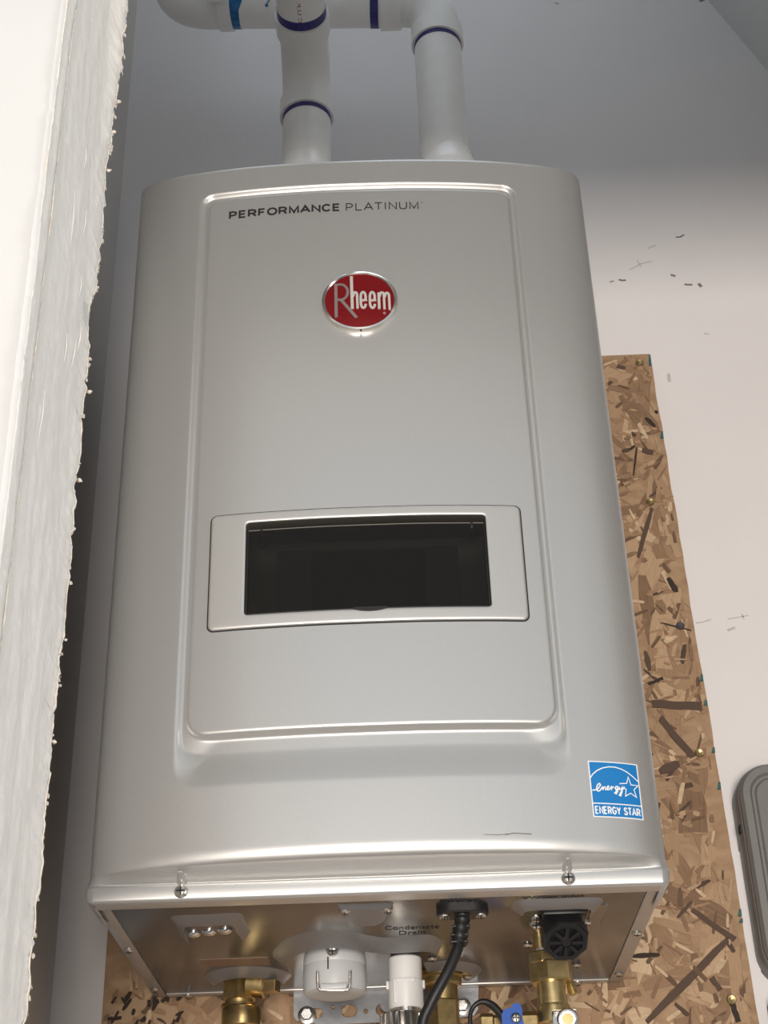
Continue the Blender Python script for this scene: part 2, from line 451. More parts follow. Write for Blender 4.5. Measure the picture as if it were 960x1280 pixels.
# scuffs on the back wall (marks on the paint, fixed to the wall)
def wall_mark(pts, w, m):
    me = stroke_mesh([pts], w, lambda x, z, o: (x, YB - o, z), 'scuff_mark', m, None, 0.0003)
    adopt(me, bpy.data.objects['wall_back']); return me
for pts, w, m in (
    ([(0.3152, 0.9049), (0.3209, 0.9065)], 0.0016, 'scuff'), ([(0.3274, 0.9085), (0.332, 0.9068), (0.3368, 0.9071)], 0.0026, 'scuff'),
    ([(0.3423, 0.924), (0.350, 0.928), (0.359, 0.9337), (0.375, 0.9377)], 0.0012, 'scuff_faint'), ([(0.3553, 0.9402), (0.359, 0.928)], 0.0010, 'scuff_faint'),
    ([(0.3717, 0.9597), (0.383, 0.9645)], 0.0015, 'scuff_faint'), ([(0.4108, 0.9773), (0.4165, 0.9772), (0.4225, 0.981)], 0.0020, 'scuff'),
    ([(0.396, 0.9133), (0.402, 0.9106)], 0.0030, 'scuff'), ([(0.4119, 0.8964), (0.4160, 0.8955), (0.4221, 0.8954)], 0.0028, 'scuff'),
    ([(0.4303, 0.8969), (0.4332, 0.8911)], 0.0042, 'scuff'), ([(0.4261, 0.815), (0.432, 0.8138)], 0.0020, 'scuff_faint'),
    ([(0.2894, 1.4437), (0.2953, 1.4391)], 0.004, 'scuff_faint'), ([(0.5043, 1.4331), (0.512, 1.437)], 0.004, 'scuff'), ([(0.519, 1.4300), (0.5267, 1.4287)], 0.004, 'scuff'),
    ([(0.3612, 0.4049), (0.370, 0.4060), (0.3787, 0.409)], 0.0016, 'scuff_faint'), ([(0.3974, 0.4083), (0.4218, 0.4121)], 0.0012, 'scuff_faint'),
    ([(0.4144, 0.4143), (0.416, 0.4075)], 0.0016, 'scuff_faint'), ([(0.3953, 0.3941), (0.4043, 0.3975)], 0.003, 'scuff_faint'),
    ([(0.3735, 0.7542), (0.3731, 0.7417)], 0.004, 'scuff_faint')):
    wall_mark(pts, w, m)
# edge of a drywall patch beside the board
trim = prism('trim_3', [[(0.3575, -0.9), (0.3555, 0.140), (0.3585, 0.146), (0.372, 0.135), (0.372, -0.9)][::-1]], lambda x, z: (x + 0.006 * max(0, (0.14 - z) / 0.17 if z > -0.1 else 1.4), 0.3465, z), lambda x, z: (x + 0.006 * max(0, (0.14 - z) / 0.17 if z > -0.1 else 1.4), YB, z), 'drywall_back')
struct(trim)

# ------------------------------------------------------------------ strand board behind the heater
OY = 0.335
def osb_right(z): return 0.3505 + 0.0105 * max(0.0, (0.775 - z)) / 0.80
osb = empty('strand_board', (0.035, OY, -0.55), 'brown oriented strand board panel screwed to the wall behind the water heater', 'board')
edge = [(-0.283, -0.55), (osb_right(-0.55), -0.55)]
random.seed(11)
for k in range(1, 60):
    z = -0.55 + 1.325 * k / 60; edge.append((osb_right(z) + random.uniform(-0.0008, 0.0008), z))
edge += [(0.3505, 0.775), (-0.283, 0.773)]
prism('panel', [edge], lambda x, z: (x, OY, z), lambda x, z: (x, YB - 0.0002, z), 'osb_base', osb, None)
# flake shapes shared between strands: unit length along x, lying in xz, 1 unit wide
FL = []
for v in range(10):
    rnd = random.Random(50 + v); top, bot = [], []
    n = 5
    for k in range(n + 1):
        t = k / n - 0.5; w = 0.5 * (0.55 + 0.45 * (1 - (2 * abs(t)) ** 3)) if v % 3 else 0.5
        top.append((t + (rnd.uniform(-0.04, 0.04)), w * rnd.uniform(0.75, 1.08))); bot.append((t + rnd.uniform(-0.04, 0.04), -w * rnd.uniform(0.75, 1.08)))
    outl = bot + top[::-1]
    m = len(outl)
    me = bpy.data.meshes.new('wood_strand')
    me.from_pydata([(x, -1, z) for x, z in outl] + [(x * 1.02, 0, z * 1.02) for x, z in outl], [],
                   [tuple(range(m))] + [(k, k + m, (k + 1) % m + m, (k + 1) % m) for k in range(m)])
    me.update(); FL.append(me)
def variant(mname):
    out = []
    for me in FL:
        c = me.copy(); c.materials.append(MATS[mname]); out.append(c)
    return out
FLW, FLD, FLK = variant('strand_wood'), variant('strand_dark'), variant('knot_dark')
cnt = [0]
def strand(x, z, L, w, ang, kind=FLW, proud=None):
    me = kind[cnt[0] % len(kind)]; cnt[0] += 1
    o = bpy.data.objects.new('wood_strand', me); COL.objects.link(o)
    o.scale = (L, 1, w); o.rotation_euler = (0, -ang, 0)
    o.scale = (L, (0.0003 + 0.0000030 * cnt[0]) if proud is None else proud, w)
    o.location = (x, OY, z); adopt(o, osb)
random.seed(21)
def fits(x, z, L, w, a):
    ex = abs(math.cos(a)) * L / 2 + abs(math.sin(a)) * w / 2; ez = abs(math.sin(a)) * L / 2 + abs(math.cos(a)) * w / 2
    return x + ex < osb_right(z) - 0.0005 and x - ex > -0.282 and z + ez < 0.774
placed = 0
while placed < 235:
    if random.random() < 0.72: x, z = random.uniform(0.225, 0.352), random.uniform(-0.06, 0.77)
    else: x, z = random.uniform(-0.28, 0.24), random.uniform(-0.07, 0.03)
    big = random.random() < (0.75 if placed < 130 else 0.25)
    L = random.uniform(0.045, 0.11) if big else random.uniform(0.016, 0.045)
    w = random.uniform(0.014, 0.030) if big else random.uniform(0.005, 0.014)
    a = random.uniform(-math.pi / 2, math.pi / 2) if random.random() < 0.6 else random.gauss(math.pi / 2, 0.35)
    if x > 0.330: a = random.gauss(math.pi / 2, 0.22)
    while not fits(x, z, L, w, a) and L > 0.012: L *= 0.85; w *= 0.93
    if not fits(x, z, L, w, a): continue
    strand(x, z, L, w, a, FLD if random.random() < 0.02 and not big else FLW); placed += 1
def seg(p, q, w, kind=FLD, pr=None):
    (x0, z0), (x1, z1) = p, q
    strand((x0 + x1) / 2, (z0 + z1) / 2, math.hypot(x1 - x0, z1 - z0), w, math.atan2(z1 - z0, x1 - x0), kind, pr)
for p, q, w, k in (
    ((0.2828, 0.0984), (0.3480, 0.0605), 0.026, FLW), ((0.3046, 0.0093), (0.3433, 0.0386), 0.022, FLW), ((0.2708, 0.0613), (0.2949, 0.0185), 0.024, FLW),
    ((0.2697, 0.0669), (0.3242, 0.0466), 0.010, FLW), ((0.3446, 0.035), (0.3447, -0.0377), 0.014, FLW), ((0.3096, 0.0748), (0.3480, 0.0440), 0.006, FLD),
    ((0.2544, -0.0313), (0.3432, 0.0441), 0.0085, FLD), ((0.2443, 0.0301), (0.2718, 0.031), 0.006, FLK), ((0.3206, 0.0069), (0.3278, -0.0057), 0.006, FLD),
    ((0.271, 0.078), (0.2886, 0.100), 0.004, FLK), ((0.2957, 0.0679), (0.3116, 0.0832), 0.004, FLD), ((0.3371, -0.018), (0.341, -0.036), 0.006, FLK),
    ((0.3223, 0.2275), (0.3500, 0.2315), 0.011, FLW), ((0.3097, 0.2162), (0.3378, 0.2001), 0.012, FLW), ((0.3029, 0.2842), (0.3332, 0.2373), 0.0085, FLD),
    ((0.2967, 0.3012), (0.3490, 0.2962), 0.010, FLD), ((0.2963, 0.2234), (0.318, 0.2311), 0.011, FLD), ((0.3168, 0.3992), (0.3500, 0.3885), 0.0022, FLK),
    ((0.2954, 0.3245), (0.3127, 0.3311), 0.004, FLK), ((0.2970, 0.365), (0.299, 0.340), 0.006, FLD), ((0.2928, 0.7641), (0.3400, 0.7450), 0.014, FLW),
    ((0.2919, 0.7252), (0.3346, 0.7156), 0.010, FLW), ((0.3110, 0.7120), (0.3430, 0.6550), 0.026, FLW), ((0.3334, 0.6778), (0.344, 0.6636), 0.006, FLK),
    ((0.3239, 0.6313), (0.3370, 0.6265), 0.007, FLD), ((0.3370, 0.597), (0.3470, 0.5640), 0.012, FLW), ((0.3258, 0.5480), (0.3019, 0.4832), 0.006, FLD),
    ((0.3184, 0.6365), (0.3097, 0.5958), 0.003, FLK), ((0.2950, 0.6205), (0.301, 0.5986), 0.010, FLW), ((0.3087, 0.632), (0.3165, 0.6378), 0.003, FLK),
    ((0.3465, 0.6850), (0.3495, 0.6868), 0.005, FLK), ((0.307, 0.757), (0.317, 0.753), 0.006, FLD), ((0.334, 0.455), (0.341, 0.437), 0.008, FLK)):
    seg(p, q, w, k, 0.0011 + 0.000002 * cnt[0] if k is not FLW else None)
random.seed(5)
for k in range(26):
    strand(random.uniform(-0.272, -0.205), random.uniform(-0.034, 0.010), random.uniform(0.006, 0.014), random.uniform(0.002, 0.0045), random.gauss(1.2, 0.5), FLK, 0.0015 + 0.000002 * k)
TONES = []
for i, c in enumerate(((0.13, 0.075, 0.042), (0.22, 0.13, 0.075), (0.31, 0.195, 0.112), (0.40, 0.27, 0.165), (0.52, 0.385, 0.25), (0.075, 0.045, 0.03))):
    mat('sliver_%d' % i, c, 0.8, 0, 120, 0.18); TONES.append('sliver_%d' % i)
random.seed(77); V, F, MI = [], [], []
for k in range(1000):
    if random.random() < 0.7: x, z = random.uniform(0.225, 0.352), random.uniform(-0.06, 0.77)
    else: x, z = random.uniform(-0.28, 0.24), random.uniform(-0.07, 0.03)
    L = random.uniform(0.006, 0.026); w = random.uniform(0.0018, 0.0062); a = random.uniform(0, math.pi)
    if x > 0.335: a = random.gauss(math.pi / 2, 0.3)
    if not fits(x, z, L, w, a): continue
    ca, sa = math.cos(a), math.sin(a); y = OY - 0.0012 - 0.0000004 * k
    P = [(-0.5, random.uniform(-0.1, 0.3)), (-0.45, random.uniform(-0.5, -0.3)), (random.uniform(-0.1, 0.2), -0.5), (0.5, random.uniform(-0.5, -0.1)), (0.44, random.uniform(0.2, 0.5)), (random.uniform(-0.2, 0.2), 0.5), (-0.42, 0.45)]
    b = len(V); m = len(P)
    for yy in (y, OY - 0.0002):
        for (px, pz) in P: V.append((x + px * L * ca - pz * w * sa, yy, z + px * L * sa + pz * w * ca))
    fs = [tuple(b + q for q in range(m))] + [(b + q, b + m + q, b + m + (q + 1) % m, b + (q + 1) % m) for q in range(m)]
    F += fs; MI += [random.choices(range(6), (3, 5, 6, 5, 2, 1))[0]] * len(fs)
sl = pyo('fine_strands', V, F, TONES, osb); sl['kind'] = 'stuff'
for p, mi in zip(sl.data.polygons, MI): p.material_index = mi
for x, z, m in ((0.3356, 0.7611, 'brass_dull'), (0.3256, 0.5577, 'brass_dull'), (0.3395, 0.394, 'grey_gasket'), (0.3405, 0.242, 'brass'), (0.3371, -0.0152, 'brass_dull')):
    s = lathe('board_screw', (x, OY - 0.0012, z), (0, -1, 0), [(0.0048, 0), (0.0048, 0.0012), (0.0040, 0.0022), (0.0016, 0.0018), (0, 0.0010)], m, osb, 20)
for z, h in ((0.764, 0.016), (0.652, 0.010), (0.070, 0.007), (0.062, 0.004), (0.30, 0.006), (0.33, 0.008), (0.205, 0.008), (0.245, 0.006)):
    r = osb_right(z)
    prism('paint_smear', [[(r - 0.0040, z - h / 2), (r - 0.0002, z - h / 2), (r + 0.0001, z + h / 2), (r - 0.0018, z + h / 2)]], lambda x, q: (x, OY - 0.0021, q), lambda x, q: (x, OY + 0.004, q), 'teal_paint', osb, None)

# ------------------------------------------------------------------ the water heater
heater = empty('water_heater', (0, 0.16, 0), 'silver tankless gas water heater with bowed front cover and red round emblem', 'water heater')
BOW = [(0.0, -0.0335), (0.045, -0.0330), (0.10, -0.0300), (0.14, -0.0258), (0.172, -0.0205), (0.19, -0.0168), (0.207, -0.0118),
       (0.2185, -0.0065), (0.2268, -0.0005), (0.2320, 0.0065), (0.2345, 0.0150), (0.2350, 0.030), (0.2350, 0.060)]
half = catmull([(x, y, 0) for x, y in BOW], 12)
# even out the spacing across the flat part so that the embossing stays crisp
def bow_y(ax):
    for a, b in zip(half, half[1:]):
        if b.x > a.x and a.x <= ax <= b.x: return a.y + (b.y - a.y) * (ax - a.x) / (b.x - a.x)
    return 0.0
plan = [(0.0015 * k, bow_y(0.0015 * k)) for k in range(0, 137)]                  # to x = .204
plan += [(p.x, p.y) for p in half if p.x > 0.2045]
PLAN = [(-x, y) for x, y in plan[:0:-1]] + plan
def sdf_rr(x, z, x0, x1, z0, z1, r):
    cx, cz = (x0 + x1) / 2, (z0 + z1) / 2
    qx = abs(x - cx) - (x1 - x0) / 2 + r; qz = abs(z - cz) - (z1 - z0) / 2 + r
    return math.hypot(max(qx, 0), max(qz, 0)) + min(max(qx, qz), 0) - r
OUT = (-0.1645, 0.1610, 0.0875, 0.7330); INN = (-0.1540, 0.1520, 0.1340, 0.7225)
DEPTH = 0.0042
def emboss(x, z):
    do = -sdf_rr(x, z, *OUT, 0.020 if z < 0.3 else 0.014)
    if do <= 0: return 0.0
    di = sdf_rr(x, z, *INN, 0.016 if z < 0.3 else 0.010)
    if di <= 0: return 0.0
    tot = do + di
    k = sstep((tot - 0.011) / 0.034)
    fall = (1 - k) * min(0.0045, 0.5 * tot) + k * 0.62 * tot
    rise = 0.0042 + 0.0012 * k
    return DEPTH * (1 + 0.55 * k) * min((1 - k) * sstep(do / fall) + k * (0.35 * sstep(do / fall) + 0.65 * min(1.0, do / fall)), sstep(di / rise))
# vertical section: (z, bulge factor, forward flat offset)
SEC = []
SEC += [(0.7660, -1, 0.0)]                                    # back edge of the top, handled below
SEC += [(0.7672, 0.90, 0.0), (0.7666, 0.94, 0.0), (0.7655, 0.97, 0.0), (0.764, 0.99, 0.0), (0.762, 1.0, 0.0)]
z = 0.760
while z > 0.0565:
    SEC.append((z, 1.0, 0.0)); z -= 0.0016
z = 0.0560
while z > 0.0362:
    SEC.append((z, 1.0, 0.0)); z -= 0.0016
for k in range(0, 13):
    a = math.radians(7.5 * k)
    SEC.append((0.0348 - 0.0112 * math.sin(a), (1.0 if k == 0 else 0.9999) - 0.17 * (1 - math.cos(a)), 0.0))
for k in range(1, 13):
    t = k / 12
    SEC.append((0.0236 - 0.0003 * t - 0.0073 * t ** 1.3, 0.83 - 0.77 * t, 0.0))
SEC += [(0.0157, 0.045, 0.0002), (0.0154, 0.04, 0.0012), (0.0150, 0.035, 0.0026), (0.0144, 0.03, 0.0036), (0.0136, 0.03, 0.0042),
        (0.0124, 0.03, 0.0044), (0.0040, 0.03, 0.0044), (0.0026, 0.03, 0.0040), (0.0014, 0.03, 0.0030), (0.0008, 0.03, 0.0010)]
def cover_y(x, z):
    return bow_y(abs(x)) + 0.011 * x * z / 0.77
V, F = [], []
NP = len(PLAN)
def row(zr, b, fl, back=False):
    for (x, yo) in PLAN:
        xx = x
        if zr < 0.0098:
            r = 0.009; zr_ = zr - 0.0008; lim = 0.235 - r + math.sqrt(max(0, r * r - (r - zr_) ** 2)); xx = max(-lim, min(lim, x))
        y = yo * b if yo < 0 else yo * (0.35 + 0.65 * b if b >= 0 else 1)
        if yo >= 0.030: y = yo
        y -= fl if yo < 0.03 else 0
        y += 0.011 * x * zr / 0.77
        if back: y = max(yo, 0.060 if zr > 0.5 else 0.014)
        elif b == 1.0: y += emboss(x, zr)
        V.append((xx, y, zr))
row(0.7672, 0, 0, True)
for (zr, b, fl) in SEC[1:]: row(zr, b, fl)
row(0.0008, 0, 0, True)
NR = len(V) // NP
DX0, DX1, DZ0, DZ1 = -0.1240, 0.1205, 0.236, 0.337           # hole behind the display panel
for i in range(NR - 1):
    for j in range(NP - 1):
        a = i * NP + j
        cxx = (V[a][0] + V[a + 1][0]) / 2; czz = (V[a][2] + V[a + NP][2]) / 2
        if DX0 < cxx < DX1 and DZ0 < czz < DZ1: continue
        F.append((a, a + NP, a + NP + 1, a + 1))
cover = pyo('front_cover', V, F, 'silver_paint', heater, smooth=True)

# cover screws with the small dimples above them
def screw_mesh(name, r, h, material):
    bm = bmesh.new()
    bm_lathe(bm, (0, 0, 0), (0, 0, 1), [(r * 0.96, 0), (r, h * 0.25), (r * 0.88, h * 0.62), (r * 0.6, h * 0.9), (r * 0.25, h), (0, h)], 20)
    bm_box(bm, (-r * 0.62, -r * 0.11, h * 0.80), (r * 0.62, r * 0.11, h * 1.04))
    bm_box(bm, (-r * 0.11, -r * 0.62, h * 0.80), (r * 0.11, r * 0.62, h * 1.04))
    bmesh.ops.recalc_face_normals(bm, faces=bm.faces)
    me = bpy.data.meshes.new(name); bm.to_mesh(me); bm.free()
    me.materials.append(MATS[material]); me.materials.append(MATS['dark_gap'])
    for p in me.polygons[-12:]: p.material_index = 1
    for p in me.polygons: p.use_smooth = False
    return me
SC_BIG = screw_mesh('screw', 0.0056, 0.0036, 'screw_metal')
SC_MID = screw_mesh('screw', 0.0046, 0.0030, 'screw_metal')
def place(me, name, loc, axis, parent):
    o = bpy.data.objects.new(name, me); COL.objects.link(o)
    o.rotation_mode = 'QUATERNION'; o.rotation_quaternion = Vector((0, 0, 1)).rotation_difference(Vector(axis).normalized())
    o.location = loc; adopt(o, parent); return o
for x in (-0.1565, 0.1522):
    place(SC_BIG, 'screw', (x, -0.0048, 0.0080), (0, -1, 0.05), heater)
    tube('screw_dimple', [(x, 0.0012, 0.0152), (x, 0.0006, 0.0162), (x, -0.0022, 0.0172), (x, -0.0072, 0.0207), (x, -0.0120, 0.0236)], [0.0034, 0.0038, 0.0040, 0.0038, 0.0030], 'silver_paint', heater, 14)

# lettering on the cover
def on_cover(x0, z0, lift=0.0, slope=0.0):
    return lambda x, z, o: (x0 + x, cover_y(x0 + x, z0 + z) - lift - o, z0 + z + slope * x)
GLY = {   # capitals drawn as strokes in a unit box
 'P': (0.86, [[(0.09, 0), (0.09, 1), (0.55, 1), (0.8, 0.9), (0.86, 0.72), (0.8, 0.54), (0.55, 0.44), (0.09, 0.44)]]),
 'E': (0.80, [[(0.85, 0), (0.09, 0), (0.09, 1), (0.85, 1)], [(0.09, 0.51), (0.78, 0.51)]]),
 'R': (0.92, [[(0.09, 0), (0.09, 1), (0.55, 1), (0.8, 0.9), (0.86, 0.72), (0.8, 0.54), (0.55, 0.45), (0.09, 0.45)], [(0.55, 0.45), (0.90, 0)]]),
 'F': (0.78, [[(0.09, 0), (0.09, 1), (0.85, 1)], [(0.09, 0.50), (0.76, 0.50)]]),
 'O': (1.02, [[(0.5 + 0.45 * math.cos(2 * math.pi * k / 20), 0.5 + 0.5 * math.sin(2 * math.pi * k / 20)) for k in range(21)]]),
 'M': (1.06, [[(0.08, 0), (0.08, 1), (0.5, 0.08), (0.92, 1), (0.92, 0)]]),
 'A': (0.98, [[(0.02, 0), (0.5, 1), (0.98, 0)], [(0.2, 0.33), (0.8, 0.33)]]),
 'N': (0.94, [[(0.09, 0), (0.09, 1), (0.91, 0), (0.91, 1)]]),
 'C': (0.94, [[(0.5 + 0.45 * math.cos(math.radians(a)), 0.5 + 0.5 * math.sin(math.radians(a))) for a in range(40, 321, 20)]]),
 'G': (0.96, [[(0.5 + 0.45 * math.cos(math.radians(a)), 0.5 + 0.5 * math.sin(math.radians(a))) for a in range(40, 341, 20)] + [(0.93, 0.46), (0.55, 0.46)]]),
 'L': (0.76, [[(0.09, 1), (0.09, 0), (0.9, 0)]]), 'T': (0.82, [[(0.0, 1), (1.0, 1)], [(0.5, 1), (0.5, 0)]]),
 'I': (0.30, [[(0.5, 0), (0.5, 1)]]), 'U': (0.92, [[(0.09, 1), (0.09, 0.3), (0.2, 0.08), (0.5, 0), (0.8, 0.08), (0.91, 0.3), (0.91, 1)]]),
 'Y': (0.86, [[(0.0, 1), (0.5, 0.46), (0.5, 0)], [(1.0, 1), (0.5, 0.46)]]),
 'S': (0.84, [[(0.88, 0.80), (0.72, 0.96), (0.45, 1.0), (0.18, 0.92), (0.10, 0.74), (0.22, 0.58), (0.5, 0.5), (0.80, 0.40), (0.91, 0.24), (0.80, 0.06), (0.5, 0.0), (0.22, 0.05), (0.08, 0.22)]]), ' ': (0.5, [])}
def stroke_text(txt, width, height, weight, fmap, name, material, parent, gap=0.20, thick=0.0002):
    adv = sum(GLY[c][0] for c in txt) + gap * (len(txt) - 1); k = width / adv; x = 0; P = []
    for c in txt:
        w, ls = GLY[c]
        for l in ls:
            pl = [(x * k + p[0] * w * k, weight / 2 + p[1] * (height - weight)) for p in l]
            P.append(([q for q in pl], weight))
        x += w + gap
    return stroke_mesh(P, weight, fmap, name, material, parent, thick)
stroke_text('PERFORMANCE', 0.1140, 0.0104, 0.0021, on_cover(-0.1340, 0.6952, 0.0001, 0.004), 'model_lettering', 'print_black', heater)
stroke_text('PLATINUM', 0.0745, 0.0102, 0.0011, on_cover(-0.0145, 0.6955, 0.0001, 0.004), 'model_lettering', 'print_black', heater)
text_mesh('TM', 'trademark_lettering', on_cover(0.0612, 0.7035, 0.0001), 'print_grey', heater, 0.0032, 0.0014, 0.0)

# round emblem
EX, EZ = -0.0024, 0.5755; ERX, ERZ = 0.0372, 0.0362
def ell(rx, rz, y, n=72, x=EX, zc=EZ): return [(x + rx * math.cos(2 * math.pi * k / n), y, zc + rz * math.sin(2 * math.pi * k / n)) for k in range(n)]
emb = loft('emblem', [ell(ERX, ERZ, -0.0332), ell(ERX, ERZ, -0.0372), ell(ERX - 0.0006, ERZ - 0.0006, -0.0388), ell(ERX - 0.0022, ERZ - 0.0022, -0.0394),
                      ell(ERX - 0.0034, ERZ - 0.0034, -0.0384), ell(ERX - 0.0036, ERZ - 0.0036, -0.0364)], 'chrome', heater, cap0=True)
emb['label'] = 'round chrome rim emblem with red face'
loops = [ell((ERX - 0.0034) * k, (ERZ - 0.0034) * k, -0.0374 - 0.0012 * (1 - k * k)) for k in (1.0, 0.85, 0.65, 0.45, 0.25, 0.08)]
loft('emblem_face', loops, 'emblem_red', emb, cap1=True)
lathe('emblem_notch', (EX + 0.0006, -0.0372, EZ - ERZ + 0.0008), (0, 0, -1), [(0.0009, 0), (0.0009, 0.0014)], 'dark_gap', emb, 10)
def ec(px, py):   # pixels of the enlarged emblem -> emblem plane
    x = (px - 480) / 6.857 * 0.000778; return (x, -(py - 370) / 6.857 * 0.00101 - 0.046 * x)
def emap(x, z, o):
    k = min(1.0, (x / ERX) ** 2 + (z / ERZ) ** 2); return (EX + x, -0.0375 - 0.0012 * (1 - k) - o, EZ + z)
def arc_pts(cx, cy, rx, ry, a0, a1, n=10): return [(cx + rx * math.cos(math.radians(a0 + (a1 - a0) * k / n)), cy - ry * math.sin(math.radians(a0 + (a1 - a0) * k / n))) for k in range(n + 1)]
S = []
S.append(([ec(278, 232), ec(278, 515)], 0.0030))
S.append(([ec(272, 240)] + [ec(*p) for p in arc_pts(318, 305, 62, 66, 90, -90, 14)] + [ec(290, 371)], 0.0026))
S.append(([ec(322, 372), ec(452, 520)], 0.0030))
stroke_mesh(S, 0.0026, emap, 'emblem_initial', 'emblem_grey', emb, 0.0008); S = []
S.append(([ec(413, 167), ec(417, 447)], 0.0029))
S.append(([ec(423, 345)] + [ec(*p) for p in arc_pts(443, 330, 17, 22, 120, 0, 6)] + [ec(462, 445)], 0.0024))
for ex in (512, 590):
    S.append(([ec(ex - 22, 378), ec(ex + 22, 374)] + [ec(*p) for p in arc_pts(ex, 350, 21, 44, -20, 180, 10)] + [ec(ex - 21, 395)] + [ec(*p) for p in arc_pts(ex, 400, 21, 40, 180, 350, 9)], 0.0024))
S.append(([ec(646, 310), ec(647, 447)], 0.0026))
S.append(([ec(652, 345)] + [ec(*p) for p in arc_pts(672, 332, 18, 24, 120, 0, 6)] + [ec(692, 448)], 0.0023))
S.append(([ec(697, 347)] + [ec(*p) for p in arc_pts(716, 334, 18, 24, 120, 0, 6)] + [ec(736, 452)], 0.0023))
stroke_mesh(S, 0.0026, emap, 'emblem_lettering', 'emblem_letter', emb, 0.0008)
stroke_mesh([[ec(*p) for p in arc_pts(690, 478, 8, 8, 0, 360, 8)]], 0.0004, emap, 'registered_mark', 'emblem_letter', emb, 0.0003)

# display panel
def cy2(x, z, lift): return cover_y(x, z) - lift
def loop_on(rect, r, lift, depth_flat=None):
    P = rrect(*rect, r)
    return [(x, (cy2(x, z, lift) if depth_flat is None else depth_flat), z) for x, z in P]
BZ = (-0.1400, 0.1365, 0.2275, 0.3420); WN = (-0.1085, 0.1052, 0.2395, 0.3320)
def inset(rc, d): return (rc[0] + d, rc[1] - d, rc[2] + d, rc[3] - d)
loft('display_gap', [loop_on(inset(BZ, -0.0012), 0.0062, -0.0006), loop_on(inset(BZ, -0.0012), 0.0062, 0.00025), loop_on(inset(BZ, 0.004), 0.0040, 0.00025)], 'dark_gap', heater)
bez = loft('display_bezel', [loop_on(BZ, 0.0052, -0.002), loop_on(BZ, 0.0052, 0.0012), loop_on(inset(BZ, 0.0005), 0.0048, 0.0021), loop_on(inset(BZ, 0.0014), 0.0042, 0.0025), loop_on(inset(BZ, 0.0026), 0.0036, 0.0026), loop_on(inset(WN, -0.0026), 0.0050, 0.0026),
                             loop_on(inset(WN, -0.0012), 0.0042, 0.0026), loop_on(inset(WN, -0.0003), 0.0036, 0.0021), loop_on(WN, 0.0034, 0.0010)], 'bezel_silver', heater)
bez['label'] = 'silver bezel around the display window'
# recess and controller behind the smoked door
bm = bmesh.new()
V0 = [(WN[0] - 0.001, WN[2] - 0.001), (WN[1] + 0.001, WN[2] - 0.001), (WN[1] + 0.001, WN[3] + 0.001), (WN[0] - 0.001, WN[3] + 0.001)]
a = [bm.verts.new((x, -0.0085, z)) for x, z in V0]; b = [bm.verts.new((x, 0.022, z)) for x, z in V0]
for k in range(4): bm.faces.new((a[k], a[(k + 1) % 4], b[(k + 1) % 4], b[k]))
bm.faces.new(b)
rec = bmo('display_recess', bm, 'controller_dark', bez, None)
loft('recess_wall', [loop_on(WN, 0.0034, 0.0010), loop_on(inset(WN, 0.0004), 0.0034, 0.0), loop_on(inset(WN, -0.0002), 0.0034, 0, -0.0080)], 'controller_dark', bez)
box('controller_pad', (-0.083, -0.006, 0.2440), (0.080, 0.020, 0.3170), 'controller_grey', bez, 0.002)
box('controller_screen', (-0.052, -0.0072, 0.2480), (0.050, -0.006, 0.3130), 'controller_dark', bez, 0.0005)
# smoked door (leans out a little at its foot)
gx = [WN[0] + 0.0014 + (WN[1] - WN[0] - 0.0028) * k / 40 for k in range(41)]
gz = [WN[2] + 0.0006 + (WN[3] - WN[2] - 0.0070) * k / 8 for k in range(9)]
def door_y(x, z): return cover_y(x, z) - 0.0006 + 0.0030 * (z - WN[2]) / 0.09
V = [(x, door_y(x, z), z) for z in gz for x in gx]; n = len(V); V += [(p[0], p[1] + 0.0016, p[2]) for p in V]
F = []
for i in range(8):
    for j in range(40):
        q = i * 41 + j; F += [(q, q + 1, q + 42, q + 41), (n + q, n + q + 41, n + q + 42, n + q + 1)]
for j in range(40): F += [(j, n + j, n + j + 1, j + 1), (8 * 41 + j, 8 * 41 + j + 1, n + 8 * 41 + j + 1, n + 8 * 41 + j)]
for i in range(8): F += [(i * 41, i * 41 + 41, n + i * 41 + 41, n + i * 41), (i * 41 + 40, n + i * 41 + 40, n + i * 41 + 81, i * 41 + 81)]
door = pyo('display_door', V, F, 'smoked_door', bez, auto=40); door['label'] = 'smoked translucent flap over the controller'
tube('door_top_bar', [(x, door_y(x, gz[-1]) + 0.001, gz[-1] + 0.0004) for x in gx], 0.0007, 'controller_grey', bez, 8)
tube('door_lower_edge', [(x, door_y(x, gz[0]) - 0.0002, gz[0] + 0.0002) for x in gx], 0.0009, 'black_plastic', bez, 8)
for x in (gx[0], gx[-1]):
    tube('door_side_edge', [(x, door_y(x, z) - 0.0001, z) for z in gz], 0.0009, 'black_plastic', bez, 8)
for x in (WN[0] + 0.0135, WN[1] - 0.0125):
    box('hinge', (x - 0.0045, -0.0250, 0.3140), (x + 0.0045, -0.0165, 0.3215), 'black_plastic', bez, 0.001)
    box('hinge_pin', (x - 0.0012, -0.0285, 0.3200), (x + 0.0012, -0.0170, 0.3270), 'black_plastic', bez, 0.0005)
outl = [(0.0145 * math.cos(math.radians(180 + 180 * k / 16)), -0.0042 * math.sin(math.radians(180 * k / 16))) for k in range(17)]
prism('door_tab', [[(x, z) for x, z in outl]], lambda x, z: (x + 0.0005, cover_y(x, 0.24) - 0.0032, WN[2] + 0.0016 + z), lambda x, z: (x + 0.0005, cover_y(x, 0.24) + 0.003, WN[2] + 0.0016 + z), 'black_plastic', bez)

